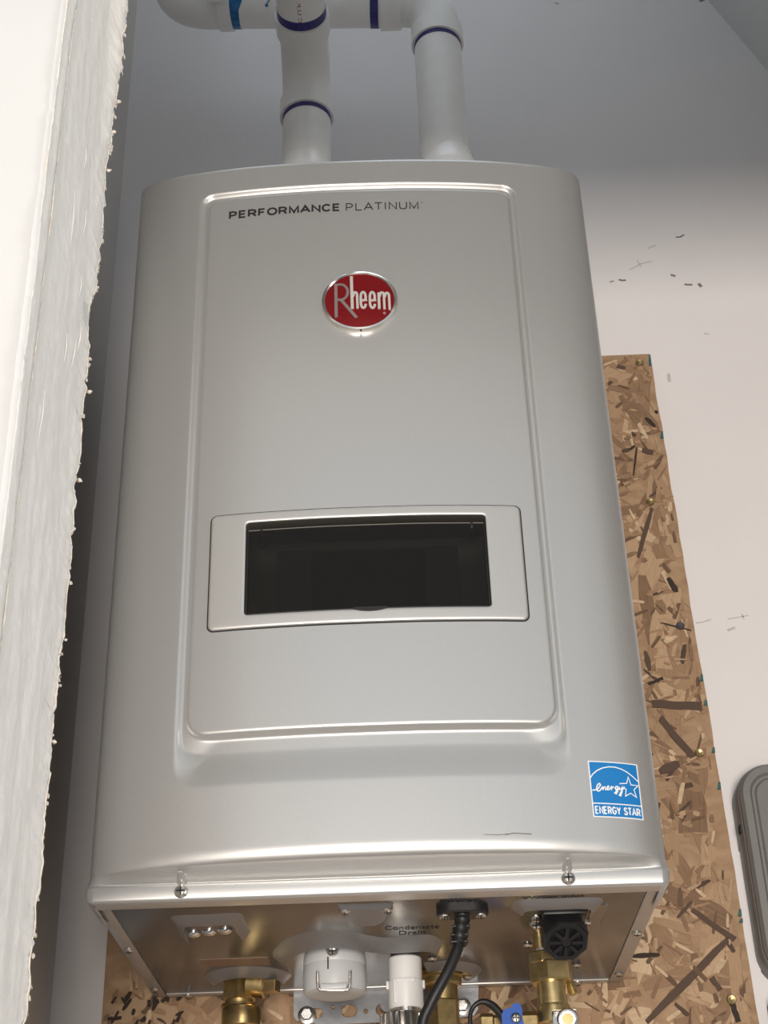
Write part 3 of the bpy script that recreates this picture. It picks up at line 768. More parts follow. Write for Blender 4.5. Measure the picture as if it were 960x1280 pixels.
# blue efficiency sticker
SX, SZ, SW, SH = 0.1752, 0.0527, 0.0420, 0.0480
def smap(lift):
    return lambda x, z, o: (SX + x - 0.0 * z, cover_y(SX + x, SZ + z) - lift - o, SZ + z)
def sheet(name, x0, x1, z0, z1, lift, material, parent, nx=14, nz=4):
    V, F = [], []
    for j in range(nz + 1):
        for i in range(nx + 1):
            V.append(smap(lift)(x0 + (x1 - x0) * i / nx, z0 + (z1 - z0) * j / nz, 0))
    for j in range(nz):
        for i in range(nx):
            a = j * (nx + 1) + i; F.append((a, a + 1, a + nx + 2, a + nx + 1))
    return pyo(name, V, F, material, parent, smooth=True)
stk = sheet('efficiency_sticker', 0, SW, 0, SH, 0.00030, 'sticker_white', heater)
stk['label'] = 'square blue and white efficiency sticker'
sheet('sticker_panel', 0.0010, SW - 0.0010, 0.0122, SH - 0.0010, 0.00050, 'sticker_blue', stk)
sheet('sticker_panel', 0.0010, SW - 0.0010, 0.0010, 0.0112, 0.00050, 'sticker_blue', stk)
stroke_text('ENERGY STAR', 0.0374, 0.0068, 0.0011, lambda x, z, o: smap(0.0006)(0.0023 + x, 0.0026 + z, o), 'sticker_lettering', 'sticker_white', stk, 0.24, 0.0001)
def sc(px, py):  # enlarged sticker pixels -> sticker plane
    u = (px - 130 - (py - 140) * 0.055) / 625.0; top = 132 + 82 * u; h = 668
    return (u * SW, SH * (1 - (py - top) / h))
K = [([sc(*p) for p in ((143, 352), (185, 300), (240, 262), (310, 238), (390, 230), (470, 240), (550, 268), (620, 308), (690, 362), (765, 432))], 0.0009)]
star = [(515, 440), (607, 440), (630, 365), (660, 462), (752, 472), (694, 520), (722, 612), (650, 560), (582, 592), (594, 510), (558, 492)]
K.append(([sc(*p) for p in star], 0.0008))
K.append(([sc(*p) for p in ((170, 490), (215, 488), (250, 470), (275, 435), (262, 418), (238, 430), (225, 465), (232, 502), (258, 505), (285, 480), (296, 462), (300, 500))], 0.0010))
K.append(([sc(*p) for p in ((300, 500), (312, 470), (330, 465), (336, 498), (352, 496), (366, 480), (378, 466), (370, 458), (356, 472), (360, 500), (382, 500), (400, 478))], 0.0010))
K.append(([sc(*p) for p in ((400, 470), (412, 468), (408, 505), (420, 480), (440, 472))], 0.0010))
K.append(([sc(*p) for p in ((492, 472), (470, 470), (455, 490), (466, 510), (490, 492), (494, 475), (486, 530), (464, 558), (448, 545), (480, 520), (510, 490))], 0.0010))
K.append(([sc(*p) for p in ((508, 478), (512, 508), (534, 505), (550, 478), (540, 540), (520, 585), (504, 578), (528, 535), (575, 480))], 0.0010))
stroke_mesh(K, 0.0010, smap(0.0006), 'sticker_drawing', 'sticker_white', stk, 0.0001)
# scratch on the lower lip of the cover
stroke_mesh([([(0.086, 0.0378), (0.098, 0.0372), (0.105, 0.0380)], 0.0005), ([(0.103, 0.0372), (0.110, 0.0386), (0.124, 0.0378)], 0.0008)],
            0.0006, lambda x, z, o: (x, cover_y(x, z) - 0.0002 - o, z), 'scratch_mark', 'scuff', heater, 0.0001)

# casing behind the cover
bm = bmesh.new(); bm_box(bm, (-0.2305, 0.010, 0.0056), (0.2305, 0.322, 0.7640), 0.0004)
casing = bmo('casing', bm, 'rail_steel', heater)
# bottom: two side rails, rear lip and the plate between them
for s in (-1, 1):
    rail = box('side_rail', (min(s * 0.2179, s * 0.2305), 0.010, 0.0035), (max(s * 0.2179, s * 0.2305), 0.3240, 0.0080), 'rail_steel', heater, 0.0008)
    for y in (0.145, 0.291):
        place(SC_MID, 'screw', (s * 0.2240, y, 0.0036), (0, 0, -1), rail)
plate = box('bottom_plate', (-0.2172, 0.010, 0.0040), (0.2172, 0.3125, 0.0080), 'bottom_steel', heater, 0.0006)
lip = box('rear_lip', (-0.2172, 0.3135, 0.0030), (0.2172, 0.3245, 0.0080), 'rail_steel', heater, 0.0012)
for x in (-0.196, 0.187): place(SC_MID, 'screw', (x, 0.3192, 0.0032), (0, 0, -1), lip)
def emb_plate(name, outline, h, ins, parent=plate, material='bottom_steel', z0=0.0042):
    """a pressed boss under the bottom plate, outline in xy with sloping sides."""
    n = len(outline); cx = sum(p[0] for p in outline) / n; cyy = sum(p[1] for p in outline) / n
    def sh(p):
        d = Vector((cx - p[0], cyy - p[1])); k = ins / max(d.length, 1e-6); return (p[0] + d.x * k, p[1] + d.y * k)
    L0 = [(p[0], p[1], z0) for p in outline]
    L1 = [(*sh(p), z0 - h) for p in outline]
    return loft(name, [L0, L1], material, parent, cap0=True, cap1=True, auto=25)
def rr2(x0, x1, y0, y1, r): return rrect(x0, x1, y0, y1, r, 5, 4)
def ramp(front, rear, h, hb=None, parent=plate, n=4, name='pressed_ramp'):
    """pressed ledge: from the plate along `front` sloping down to `rear`, then back up."""
    fr = catmull([(x, y, 0) for x, y in front], n); re = catmull([(x, y, 0) for x, y in rear], n); m = len(fr)
    V = [(p.x, p.y, 0.0041) for p in fr]
    for p, q in zip(fr, re):
        c = p + (q - p) * 0.8; V.append((c.x, c.y, 0.0041 - h * 0.96))
    V += [(q.x, q.y, 0.0041 - h) for q in re] + [(q.x, q.y + 0.004, 0.0043) for q in re]
    F = [(r * m + k, r * m + k + 1, (r + 1) * m + k + 1, (r + 1) * m + k) for r in range(3) for k in range(m - 1)]
    F += [(0, m, 2 * m, 3 * m), (m - 1, 4 * m - 1, 3 * m - 1, 2 * m - 1)]
    return pyo(name, V, F, 'pressed_steel', parent, auto=40)
ramp([(-0.1735, 0.110), (-0.1725, 0.070), (-0.171, 0.048), (-0.143, 0.0465), (-0.115, 0.046), (-0.1135, 0.070), (-0.112, 0.104)],
     [(-0.1660, 0.116), (-0.1655, 0.090), (-0.163, 0.066), (-0.143, 0.065), (-0.124, 0.064), (-0.122, 0.086), (-0.120, 0.112)], 0.0050)
for x, y in ((-0.161, 0.101), (-0.147, 0.097), (-0.133, 0.094)):
    lathe('plug_screw', (x, y, 0.0042), (0, 0, -1), [(0.0062, 0), (0.0062, 0.0016), (0.0048, 0.0030), (0.0026, 0.0038), (0, 0.0040)], 'zinc', plate, 20)
box('warning_label', (-0.168, 0.189, 0.0037), (-0.105, 0.215, 0.0041), 'sticker_tan', plate)
emb_plate('pressed_boss', [(-0.034, 0.031), (0.0125, 0.031), (0.0105, 0.060), (0.003, 0.084), (-0.003, 0.090), (-0.018, 0.090), (-0.024, 0.084), (-0.032, 0.060)], 0.0040, 0.006, plate, 'pressed_steel')
for x, y in ((-0.028, 0.040), (0.0065, 0.040)): place(SC_MID, 'screw', (x, y, 0.0012), (0, 0, -1), plate)
# crescent boss around the big cap and the drain
outer = [(-0.101, 0.190), (-0.098, 0.165), (-0.082, 0.126), (-0.058, 0.108), (-0.032, 0.109), (-0.010, 0.128), (0.005, 0.137), (0.040, 0.131), (0.054, 0.154)]
inner = [(0.048, 0.166), (0.036, 0.156), (0.006, 0.158), (-0.014, 0.150), (-0.034, 0.136), (-0.056, 0.136), (-0.076, 0.152), (-0.086, 0.178), (-0.088, 0.192)]
ramp(outer, inner[::-1], 0.0085)
ramp([(-0.1305 + 0.042 * math.cos(math.radians(a)), 0.262 - 0.044 * math.sin(math.radians(a))) for a in range(175, 4, -17)],
     [(-0.1305 + 0.032 * math.cos(math.radians(a)), 0.266 - 0.030 * math.sin(math.radians(a))) for a in range(175, 4, -17)], 0.0065)
ramp([(0.054 + 0.037 * math.cos(math.radians(a)), 0.262 - 0.040 * math.sin(math.radians(a))) for a in range(120, -11, -13)],
     [(0.054 + 0.028 * math.cos(math.radians(a)), 0.264 - 0.028 * math.sin(math.radians(a))) for a in range(120, -11, -13)], 0.0060)
ramp([(0.109, 0.060), (0.112, 0.039), (0.122, 0.0345), (0.147, 0.0345), (0.172, 0.0345), (0.183, 0.039), (0.1855, 0.056)],
     [(0.119, 0.062), (0.120, 0.052), (0.126, 0.0480), (0.147, 0.0480), (0.168, 0.0480), (0.174, 0.052), (0.1755, 0.062)], 0.0060)
emb_plate('pressed_boss', rr2(0.176, 0.190, 0.052, 0.150, 0.006), 0.0015, 0.002)
for x, y in ((0.130, 0.174), (0.180, 0.252), (0.176, 0.107), (0.044, 0.210)): place(SC_MID, 'screw', (x, y, 0.0038), (0, 0, -1), plate)
def under(x0, y0): return lambda x, z, o: (x0 + x, y0 - z, 0.0039 - o)
text_mesh('Condensate', 'port_lettering', under(0.003, 0.112), 'print_black', plate, 0.0470, 0.0120, 0.004)
text_mesh('Drain', 'port_lettering', under(0.0150, 0.129), 'print_black', plate, 0.0230, 0.0120, 0.004)
text_mesh('Power', 'port_lettering', under(0.0500, 0.0350), 'print_black', plate, 0.0320, 0.0075, 0.004)
text_mesh('Water Inlet', 'port_lettering', under(0.1170, 0.0330), 'print_black', plate, 0.0510, 0.0065, 0.004)

# wide white service cap with wire bail
cap = lathe('service_cap', (-0.0442, 0.180, 0.0042), (0, 0, -1), [(0.0270, 0), (0.0278, 0.006), (0.0282, 0.0075), (0.0282, 0.012), (0.0277, 0.0135), (0.0282, 0.015), (0.0284, 0.0330), (0.0272, 0.0368), (0.0235, 0.0382), (0.0160, 0.0384), (0, 0.0384)], 'cap_plastic', heater, 56)
cap['label'] = 'round white plastic service cap with wire bail'
tube('wire_bail', [(-0.0578, 0.1540, -0.0195), (-0.0578, 0.1500, -0.0200), (-0.0576, 0.1485, -0.0290), (-0.0572, 0.1484, -0.0345), (-0.0552, 0.1483, -0.0366), (-0.0430, 0.1482, -0.0370), (-0.0318, 0.1483, -0.0372), (-0.0298, 0.1484, -0.0352), (-0.0294, 0.1485, -0.0290), (-0.0292, 0.1500, -0.0205), (-0.0292, 0.1545, -0.0200)], 0.0013, 'chrome', cap, 10)
box('cap_lug', (-0.0555, 0.1460, -0.0362), (-0.0318, 0.1560, -0.0310), 'cap_plastic', cap, 0.0015)
box('alignment_mark', (-0.0492, 0.1510, -0.0175), (-0.0480, 0.1525, -0.0070), 'print_black', cap)
place(SC_BIG, 'screw', (-0.0445, 0.1505, -0.0015), (0, -0.8, -0.4), cap)

# power cord gland and cord
gl = [(0.0685 + dx, 0.049 + dy) for dx, dy in rrect(-0.0215, 0.0215, -0.0125, 0.0125, 0.0120, 8, 4)]
gland = loft('power_gland', [[(x, y, 0.0042) for x, y in gl], [(x, y, -0.0022) for x, y in gl], [(0.0685 + (x - 0.0685) * 0.96, 0.049 + (y - 0.049) * 0.92, -0.0036) for x, y in gl]], 'black_plastic', heater, cap0=True, cap1=True)
gland['label'] = 'black oval cord gland with two screws'
for dx in (-0.0150, 0.0150): place(SC_MID, 'screw', (0.0685 + dx, 0.048, -0.0034), (0, -0.1, -1), gland)
cord_p = catmull([(0.0683, 0.049, -0.002), (0.0678, 0.049, -0.008), (0.0655, 0.0485, -0.0185), (0.0640, 0.048, -0.0270), (0.0615, 0.046, -0.0345), (0.0545, 0.044, -0.0490), (0.0455, 0.044, -0.0635), (0.0380, 0.045, -0.0765), (0.032, 0.046, -0.091), (0.029, 0.048, -0.13), (0.030, 0.055, -0.22)], 6)
tube('power_cord', cord_p, 0.0045, 'black_plastic', heater, 14)
tube('strain_relief', cord_p[:19], [0.0066 - 0.0006 * (i % 4 == 3) for i in range(19)], 'black_plastic', gland, 16)
for i in (9, 13, 17):
    p = cord_p[i]; box('relief_rib', (p.x - 0.0076, p.y - 0.0050, p.z - 0.0010), (p.x + 0.0076, p.y + 0.0050, p.z + 0.0010), 'black_plastic', gland, 0.0008)

# black water filter cap, angled to the front
fx, fy = 0.1535, 0.078
filt = box('filter_bracket', (0.1360, 0.0630, -0.0010), (0.1735, 0.0900, 0.0043), 'black_plastic', heater, 0.001)
filt['label'] = 'black octagonal water filter cap on a bracket'
ax = Vector((0.05, -0.62, -0.78)).normalized()
o0 = Vector((fx - 0.001, fy + 0.016, 0.004))
lathe('filter_body', o0, ax, [(0.0170, 0.0), (0.0170, 0.010), (0.0180, 0.011), (0.0180, 0.016), (0.0170, 0.018)], 'black_plastic', filt, 40)
octo = bmesh.new()
bm_lathe(octo, o0, ax, [(0.0192, 0.018), (0.0200, 0.0195), (0.0200, 0.031), (0.0190, 0.0330), (0.0148, 0.0332), (0.0142, 0.0290), (0, 0.0285)], 8, math.radians(22.5))
ok = bmo('filter_knob', octo, 'black_plastic', filt, 20)
d, s, t = frame_of(ax)
for k in range(8):
    a = 2 * math.pi * k / 8; c = o0 + d * 0.0320 + (s * math.cos(a) + t * math.sin(a)) * 0.0095
    u = s * math.cos(a) + t * math.sin(a); w = d.cross(u)
    bm = bmesh.new(); vs_ = []
    for (i, j, k2) in ((-1, -1, -1), (1, -1, -1), (1, 1, -1), (-1, 1, -1), (-1, -1, 1), (1, -1, 1), (1, 1, 1), (-1, 1, 1)):
        vs_.append(bm.verts.new(c + u * 0.0050 * i + w * 0.0016 * j + d * 0.0022 * k2))
    for q in ((0, 1, 2, 3), (7, 6, 5, 4), (0, 4, 5, 1), (1, 5, 6, 2), (2, 6, 7, 3), (3, 7, 4, 0)): bm.faces.new([vs_[i] for i in q])
    bmo('grip_rib', bm, 'black_plastic', ok, None)
lathe('knob_centre', o0, ax, [(0.0050, 0.0284), (0.0050, 0.0325), (0.0040, 0.0335), (0, 0.0335)], 'black_plastic', ok, 16)
place(SC_MID, 'screw', (0.132, 0.086, 0.0030), (0, -0.6, -1), filt)
place(SC_BIG, 'screw', (0.132, 0.095, 0.0010), (0, -0.8, -1), filt)

# wall bracket below the back edge
holes = []
def slot(x0, x1, z0, z1, r): return rrect(x0, x1, z0, z1, r, 5, 2)
outl = [(-0.0925, 0.0080), (-0.0925, -0.0190), (-0.0895, -0.0235), (-0.0715, -0.0262), (-0.0700, -0.0280), (-0.0040, -0.0276), (-0.0040, -0.0262), (0.0610, -0.0262), (0.0840, -0.0240), (0.0880, -0.0180), (0.0900, 0.0080)]
hl = [slot(-0.0780, -0.0640, -0.0220, -0.0120, 0.0045), slot(-0.0462, -0.0302, -0.0215, -0.0095, 0.0058), slot(-0.0560, -0.0520, -0.0136, -0.0094, 0.0020), slot(-0.0240, -0.0196, -0.0188, -0.0144, 0.0021), slot(-0.0120, 0.0020, -0.0215, -0.0100, 0.0055)]
brk = prism('mounting_bracket', [outl] + [h[::-1] for h in hl], lambda x, z: (x, 0.3245, z), lambda x, z: (x, 0.3265, z), 'galvanised', heater)
brk['label'] = 'galvanised slotted wall bracket'
for x, z, m in ((-0.0795, -0.0185, 'zinc'), (0.0725, -0.0150, 'zinc')):
    bolt = lathe('bracket_bolt', (x, 0.3247, z), (0, -1, 0), [(0.0088, 0), (0.0088, 0.0012), (0.0082, 0.0016)], m, brk, 32)
    lathe('bolt_head', (x, 0.3232, z), (0, -1, 0), [(0.0062, 0), (0.0062, 0.0040), (0.0052, 0.0050), (0, 0.0050)], m, brk, 6)
lathe('wall_spacer', (0.0, 0.3265, -0.010), (0, 1, 0), [(0.008, 0), (0.008, OY - 0.0018 - 0.3265)], 'galvanised', brk, 12)

# ------------------------------------------------------------------ fittings and pipes under the heater
g = empty('gas_fitting', (-0.1388, 0.262, -0.09), 'brass gas union with a side test plug under the silver heater', 'pipe fitting')
lathe('threaded_nipple', (-0.1388, 0.262, 0.004), (0, 0, -1), [(0.0125, -0.004), (0.0125, 0.010)], 'brass_dull', g, 24)
lathe('hex_nut', (-0.1388, 0.262, 0.0028), (0, 0, -1), [(0.0150, 0), (0.0165, 0.0015), (0.0165, 0.0185), (0.0150, 0.0200)], 'brass', g, 6, math.radians(0), 20)
lathe('collar', (-0.1388, 0.262, -0.0172), (0, 0, -1), [(0.0135, 0), (0.0135, 0.003), (0.0165, 0.0035), (0.0172, 0.006), (0.0150, 0.007)], 'brass_dull', g, 32)
lathe('union_body', (-0.1360, 0.262, -0.0240), (0, 0, -1), [(0.0180, 0), (0.0190, 0.0015), (0.0190, 0.017), (0.0160, 0.0190), (0.0160, 0.060)], 'brass', g, 36)
lathe('tee_branch', (-0.1290, 0.256, -0.0020), (0.6, -0.1, -0.10), [(0.0130, 0), (0.0130, 0.016), (0.0118, 0.0175), (0, 0.0175)], 'brass', g, 28)
plug = lathe('test_plug', (-0.1140, 0.248, -0.0085), (0.85, -0.4, -0.05), [(0.0068, 0), (0.0075, 0.001), (0.0075, 0.013), (0.0068, 0.0145), (0, 0.0145)], 'brass', g, 4, math.radians(45), 20)

dr = empty('drain_pipe', (0.0187, 0.190, -0.10), 'white plastic condensate drain coupling above a clear ribbed collar', 'drain pipe')
lathe('rubber_collar', (0.0190, 0.190, 0.0042), (0, 0, -1), [(0.0130, 0), (0.0130, 0.006)], 'grey_gasket', dr, 32)
lathe('coupling', (0.0188, 0.190, -0.0008), (0, 0, -1), [(0.0142, 0), (0.0150, 0.0010), (0.0150, 0.0205), (0.0156, 0.0212), (0.0156, 0.0430), (0.0148, 0.0452)], 'white_plastic', dr, 44)
for dx in (-0.0162, 0.0162):
    box('coupling_lug', (0.0188 + dx - 0.0012, 0.184, -0.0290), (0.0188 + dx + 0.0012, 0.190, -0.0220), 'white_plastic', dr, 0.0006)
for dx in (-0.0075, -0.001, 0.006):
    box('coupling_rib', (0.0188 + dx, 0.1742, -0.0255), (0.0188 + dx + 0.0022, 0.1770, -0.0218), 'white_plastic', dr, 0.0004)
box('coupling_seam', (0.0082, 0.1755, -0.0430), (0.0100, 0.1800, -0.0220), 'white_plastic', dr, 0.0005)
lathe('coupling_neck', (0.0186, 0.190, -0.0455), (0, 0, -1), [(0.0135, 0), (0.0135, 0.006)], 'chrome', dr, 32)
bm = bmesh.new(); bm_lathe(bm, (0.0150, 0.190, -0.0500), (0, 0, -1), [(0.0178, 0), (0.0190, 0.002), (0.0190, 0.055)], 40)
bmo('ribbed_collar', bm, 'chrome', dr)
for k in range(22):
    a = 2 * math.pi * k / 22; cx, cyy = 0.0150 + 0.0192 * math.cos(a), 0.190 + 0.0192 * math.sin(a)
    tube('collar_rib', [(cx, cyy, -0.0510), (cx, cyy, -0.100)], 0.0012, 'chrome', dr, 6)

wo = empty('hot_water_union', (0.0535, 0.264, -0.09), 'dull brass flanged outlet union behind the black power cord', 'pipe fitting')
lathe('flange', (0.0535, 0.264, 0.0042), (0, 0, -1), [(0.0200, 0), (0.0215, 0.001), (0.0215, 0.0055), (0.0180, 0.0070), (0.0180, 0.0120), (0.0165, 0.0140)], 'brass_dull', wo, 40)
for dx in (-0.0265, 0.0265): lathe('flange_ear', (0.0535 + dx * 0.82, 0.262, 0.0040), (0, 0, -1), [(0.0085, 0), (0.0085, 0.005), (0.0075, 0.006), (0, 0.006)], 'brass_dull', wo, 20)
for dx in (-0.0235, 0.0235): place(SC_MID, 'screw', (0.0535 + dx, 0.260, -0.0022), (0, 0, -1), wo)
lathe('neck', (0.0535, 0.264, -0.0095), (0, 0, -1), [(0.0140, 0), (0.0140, 0.016)], 'brass_dull', wo, 28)
lathe('hex_nut', (0.0510, 0.262, -0.0235), (0, 0, -1), [(0.0165, 0), (0.0178, 0.0015), (0.0178, 0.05), (0.0165, 0.052)], 'brass_dull', wo, 6, 0.2, 20)

wi = empty('water_inlet_union', (0.146, 0.150, -0.12), 'brass water inlet union hanging beside the black filter cap', 'pipe fitting')
lathe('nipple', (0.1385, 0.146, 0.0042), (0.02, 0.03, -1), [(0.0072, 0), (0.0072, 0.0170)], 'brass', wi, 24)
lathe('washer', (0.1400, 0.147, -0.0085), (0.02, 0.03, -1), [(0.0085, 0), (0.0085, 0.0025)], 'rail_steel', wi, 24)
lathe('upper_nut', (0.1420, 0.150, -0.0105), (0.02, 0.02, -1), [(0.0140, 0), (0.0148, 0.001), (0.0148, 0.0090), (0.0130, 0.0115)], 'brass', wi, 8, 0.3, 20)
lathe('hex_nut', (0.1460, 0.152, -0.0195), (0.01, 0, -1), [(0.0185, 0), (0.0200, 0.0015), (0.0200, 0.0150), (0.0185, 0.0168)], 'brass', wi, 6, math.radians(12), 20)
lathe('body', (0.1460, 0.152, -0.0360), (0.0, 0, -1), [(0.0130, 0), (0.0130, 0.019), (0.0142, 0.0195), (0.0148, 0.022), (0.0148, 0.034), (0.012, 0.036), (0.012, 0.07)], 'brass', wi, 32)
lathe('drain_stub', (0.1620, 0.158, -0.0330), (0.3, 0, -1), [(0.0042, 0), (0.0042, 0.012), (0.003, 0.013), (0, 0.013)], 'brass', wi, 6)
pl = box('valve_plate', (0.1420, 0.1275, -0.0900), (0.1640, 0.1310, -0.0640), 'chrome', wi, 0.002)
lathe('valve_cap', (0.1548, 0.1278, -0.0722), (0, -1, -0.15), [(0.0090, 0), (0.0090, 0.004), (0.0078, 0.006), (0.0066, 0.0062), (0.0062, 0.004), (0, 0.004)], 'chrome', wi, 32)
lathe('valve_dot', (0.1548, 0.1236, -0.0728), (0, -1, -0.15), [(0.0050, 0), (0.0050, 0.0012), (0, 0.0016)], 'yellow_dot', wi, 20)
lathe('valve_stem', (0.1548, 0.131, -0.0722), (0, 1, 0), [(0.006, 0), (0.006, 0.012)], 'brass', wi, 16)

bv = empty('drain_valve', (0.100, 0.160, -0.12), 'small brass drain valve with blue handle and black strap loop', 'valve')
lathe('valve_body', (0.0820, 0.162, -0.0660), (1, 0, -0.02), [(0.0065, 0), (0.0085, 0.0015), (0.0085, 0.011), (0.0070, 0.0125), (0.0070, 0.030), (0.0095, 0.031), (0.0095, 0.058)], 'brass_dull', bv, 8, 0.3, 25)
bh = prism('handle', [[(0.1000, -0.0790), (0.1005, -0.0630), (0.1030, -0.0590), (0.1085, -0.0580), (0.1110, -0.0545), (0.1165, -0.0545), (0.1185, -0.0600), (0.1180, -0.0660), (0.1200, -0.0790)][::-1]], lambda x, z: (x, 0.142, z), lambda x, z: (x, 0.153, z), 'blue_plastic', bv)
place(SC_MID, 'screw', (0.1125, 0.1416, -0.0668), (0, -1, -0.1), bv)
lathe('stem', (0.1105, 0.150, -0.067), (0, 1, 0), [(0.005, 0), (0.005, 0.012)], 'brass', bv, 16)
strap = catmull([(0.0790, 0.150, -0.0900), (0.0750, 0.150, -0.0760), (0.0735, 0.150, -0.0640), (0.0765, 0.150, -0.0550), (0.0840, 0.149, -0.0505), (0.0920, 0.149, -0.0530), (0.0985, 0.148, -0.0600), (0.1030, 0.147, -0.0680)], 6)
tube('strap_loop', strap, [0.0019 + 0.0016 * sstep((i - 18) / 16) for i in range(len(strap))], 'black_plastic', bv, 12)

# ------------------------------------------------------------------ vent pipes above the heater
PY = 0.175; PR = 0.0302; HR = 0.0335
def ring_band(name, c, axis, w, material, parent, r=PR + 0.0004):
    lathe(name, Vector(c) - Vector(axis).normalized() * (w / 2), axis, [(r - 0.002, 0), (r, 0.0002), (r, w - 0.0002), (r - 0.002, w)], material, parent, 56)
def elbow(name, p0, corner, p1, parent, hub=0.024, r=0.0300, rh=0.0338):
    """quarter bend from p0 to p1 with a hub at each end."""
    p0, c, p1 = Vector(p0), Vector(corner), Vector(p1)
    a = (c - p0).normalized(); b = (p1 - c).normalized()
    q0 = p0 + a * hub; q1 = p1 - b * hub
    pts, rad = [p0, p0 + a * 0.0002, p0 + a * (hub - 0.003), q0], [rh - 0.0008, rh, rh, r]
    for k in range(1, 15):
        t = k / 15; pts.append((1 - t) ** 2 * q0 + 2 * t * (1 - t) * c + t * t * q1); rad.append(r + 0.0008 * math.sin(math.pi * t))
    pts += [q1, q1 + b * 0.003, p1 - b * 0.0002, p1]; rad += [r, rh, rh, rh - 0.0008]
    bm = bmesh.new(); bm_tube(bm, pts, rad, 48); return bmo(name, bm, 'pvc', parent, 40)
P1X = -0.0690
v1 = empty('vent_pipe', (P1X, PY, 0.766), 'white vent pipe rising from the heater and bending forward with purple primer rings', 'vent pipe', 'white vent pipes above the water heater')
lathe('pipe', (P1X, PY, 0.94), (0, 0, 1), [(PR, 0), (PR, 0.125)], 'pvc', v1, 56)
lathe('vent_collar', (P1X, PY, 0.766), (0, 0, 1), [(0.0365, 0), (0.0365, 0.170), (0.0345, 0.178), (0.0320, 0.186), (0.0304, 0.196)], 'pvc', v1, 56)
Z1 = 1.0415; C1 = Z1 + 0.089
elbow('elbow', (P1X, PY, Z1), (P1X, PY, C1), (P1X, PY - 0.089, C1), v1, 0.030)
lathe('pipe', (P1X, PY - 0.04, C1), (0, -1, 0), [(PR, 0), (PR, PY - 0.04 - FY1)], 'pvc', v1, 56)
ring_band('primer_ring', (P1X, PY, Z1 - 0.0030), (0, 0, 1), 0.0085, 'primer_purple', v1)
ring_band('primer_ring', (P1X, PY - 0.0950, C1), (0, -1, 0), 0.0135, 'primer_purple', v1)
def print_map(x, z, o):   # runs along the pipe, on its lower front side
    ang = (z - 0.004) / PR
    return (P1X + 0.001 - (PR + 0.0001 + o) * math.sin(-ang), PY - 0.097 - x, C1 - (PR + 0.0001 + o) * math.cos(ang))
text_mesh('-C U.P.', 'pipe_print', print_map, 'red_print', v1, 0.036, 0.0045, 0.0)

P2X = 0.1010
v2 = empty('vent_pipe', (P2X, PY, 0.766), 'white vent pipe rising from the heater and turning sideways through two elbows', 'vent pipe', 'white vent pipes above the water heater')
Z2 = 1.1640; C2 = 1.2460
lathe('pipe', (P2X, PY, 0.93), (0, 0, 1), [(PR, 0), (PR, Z2 + 0.02 - 0.93)], 'pvc', v2, 56)
lathe('vent_collar', (P2X + 0.003, PY, 0.766), (0, 0, 1), [(0.0400, 0), (0.0400, 0.166), (0.0385, 0.172), (0.0345, 0.181), (0.0318, 0.190), (0.0303, 0.199)], 'pvc', v2, 56)
elbow('elbow', (P2X, PY, Z2), (P2X, PY, C2), (P2X - 0.0730, PY, C2 + 0.001), v2, 0.030)
HX0, HX1 = -0.1680, P2X - 0.0730
HZL = C2 + 0.0118
lathe('pipe', (HX1 + 0.02, PY, C2 + 0.0005), (HX0 - HX1 - 0.04, 0, HZL - C2), [(PR, 0), (PR, HX1 - HX0 + 0.04)], 'pvc', v2, 56)
elbow('elbow', (HX0, PY, HZL), (HX0 - 0.080, PY + 0.004, HZL + 0.003), (HX0 - 0.080, PY + 0.006, HZL + 0.085), v2, 0.020)
lathe('pipe', (HX0 - 0.080, PY + 0.006, HZL + 0.07), (0, 0, 1), [(PR, 0), (PR, CEIL - HZL - 0.07)], 'pvc', v2, 56)
ring_band('primer_ring', (P2X, PY, Z2 - 0.0030), (0, 0, 1), 0.0080, 'primer_purple', v2)
ring_band('primer_ring', (HX1 - 0.0065, PY, C2 + 0.0015), (1, 0, -0.06), 0.011, 'primer_purple', v2)
ring_band('primer_ring', (HX0 + 0.0050, PY, C2 + 0.0112), (1, 0, -0.05), 0.013, 'primer_blue', v2, PR + 0.0007)
box('elbow_lug', (HX0 - 0.030, PY - 0.0345, HZL - 0.030), (HX0 - 0.004, PY - 0.0290, HZL - 0.008), 'pvc', v2, 0.002)
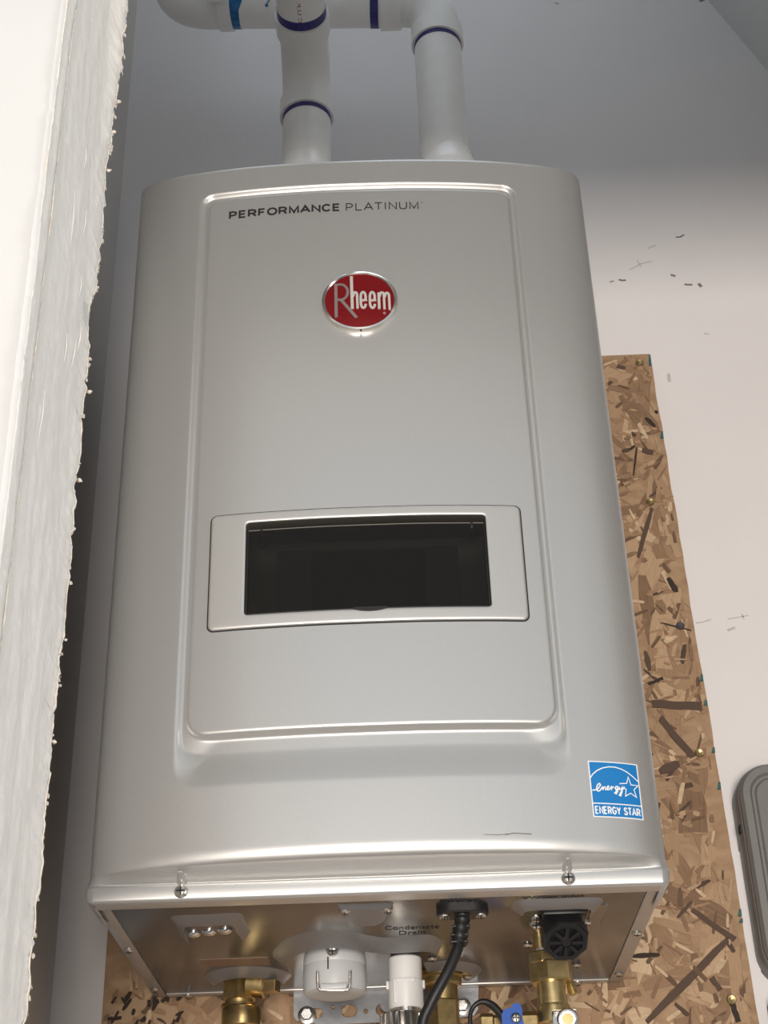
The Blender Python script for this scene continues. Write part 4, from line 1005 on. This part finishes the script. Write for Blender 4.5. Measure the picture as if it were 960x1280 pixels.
def smear(pts, w, m, c, r):   # smears of primer lying on a pipe along x
    def fm(x, a, o): return (x, PY - (r + 0.0003 + o) * math.cos(a), c - (r + 0.0003 + o) * math.sin(a))
    V, F = [], []
    stroke_mesh([pts], w, lambda x, z, o: fm(x, z / r, o), 'primer_smear', m, v2, 0.0002)
smear([(-0.160, 0.030), (-0.1555, 0.020), (-0.157, 0.008), (-0.153, 0.0)], 0.006, 'primer_blue', C2 + 0.0105, PR + 0.0006)
smear([(-0.121, 0.026), (-0.117, 0.021), (-0.110, 0.010)], 0.0014, 'primer_blue', C2 + 0.0088, PR + 0.0006)
smear([(-0.122, 0.028), (-0.119, 0.026)], 0.004, 'primer_blue', C2 + 0.0088, PR + 0.0006)

# ------------------------------------------------------------------ boxes on the wall to the right of the board
eb = empty('electrical_box', (0.452, YB, 0.005), 'grey metal enclosure with rounded corners mounted on the white wall', 'electrical box')
def rrl(x0, x1, z0, z1, r, y): return [(x, y, z) for x, z in rrect(x0, x1, z0, z1, r, 10, 3)]
R0 = (0.3700, 0.5300, -0.004, 0.2200)
loft('case', [rrl(*R0, 0.034, YB), rrl(*R0, 0.034, YB - 0.030), rrl(*inset(R0, 0.001), 0.033, YB - 0.032)], 'grey_enclosure', eb, cap0=True, cap1=True)
R1 = inset(R0, 0.0015)
loft('lid', [rrl(*R1, 0.033, YB - 0.032), rrl(*R1, 0.033, YB - 0.038), rrl(*inset(R1, 0.003), 0.030, YB - 0.0415), rrl(*inset(R1, 0.010), 0.023, YB - 0.0415), rrl(*inset(R1, 0.0125), 0.021, YB - 0.0385), rrl(*inset(R1, 0.015), 0.019, YB - 0.0385), rrl(*inset(R1, 0.017), 0.018, YB - 0.0405)], 'grey_enclosure', eb, cap0=True, cap1=True)
box('latch', (0.3685, YB - 0.028, 0.150), (0.3712, YB - 0.018, 0.158), 'dark_gap', eb, 0.0005)
sb = empty('outlet_box', (0.41, YB, -0.12), 'small galvanised steel box with dark edge below the grey enclosure', 'electrical box')
box('case', (0.3735, YB - 0.030, -0.125), (0.4500, YB, -0.0180), 'black_plastic', sb, 0.004)
box('face', (0.3755, YB - 0.034, -0.123), (0.4480, YB - 0.028, -0.0200), 'zinc', sb, 0.002)
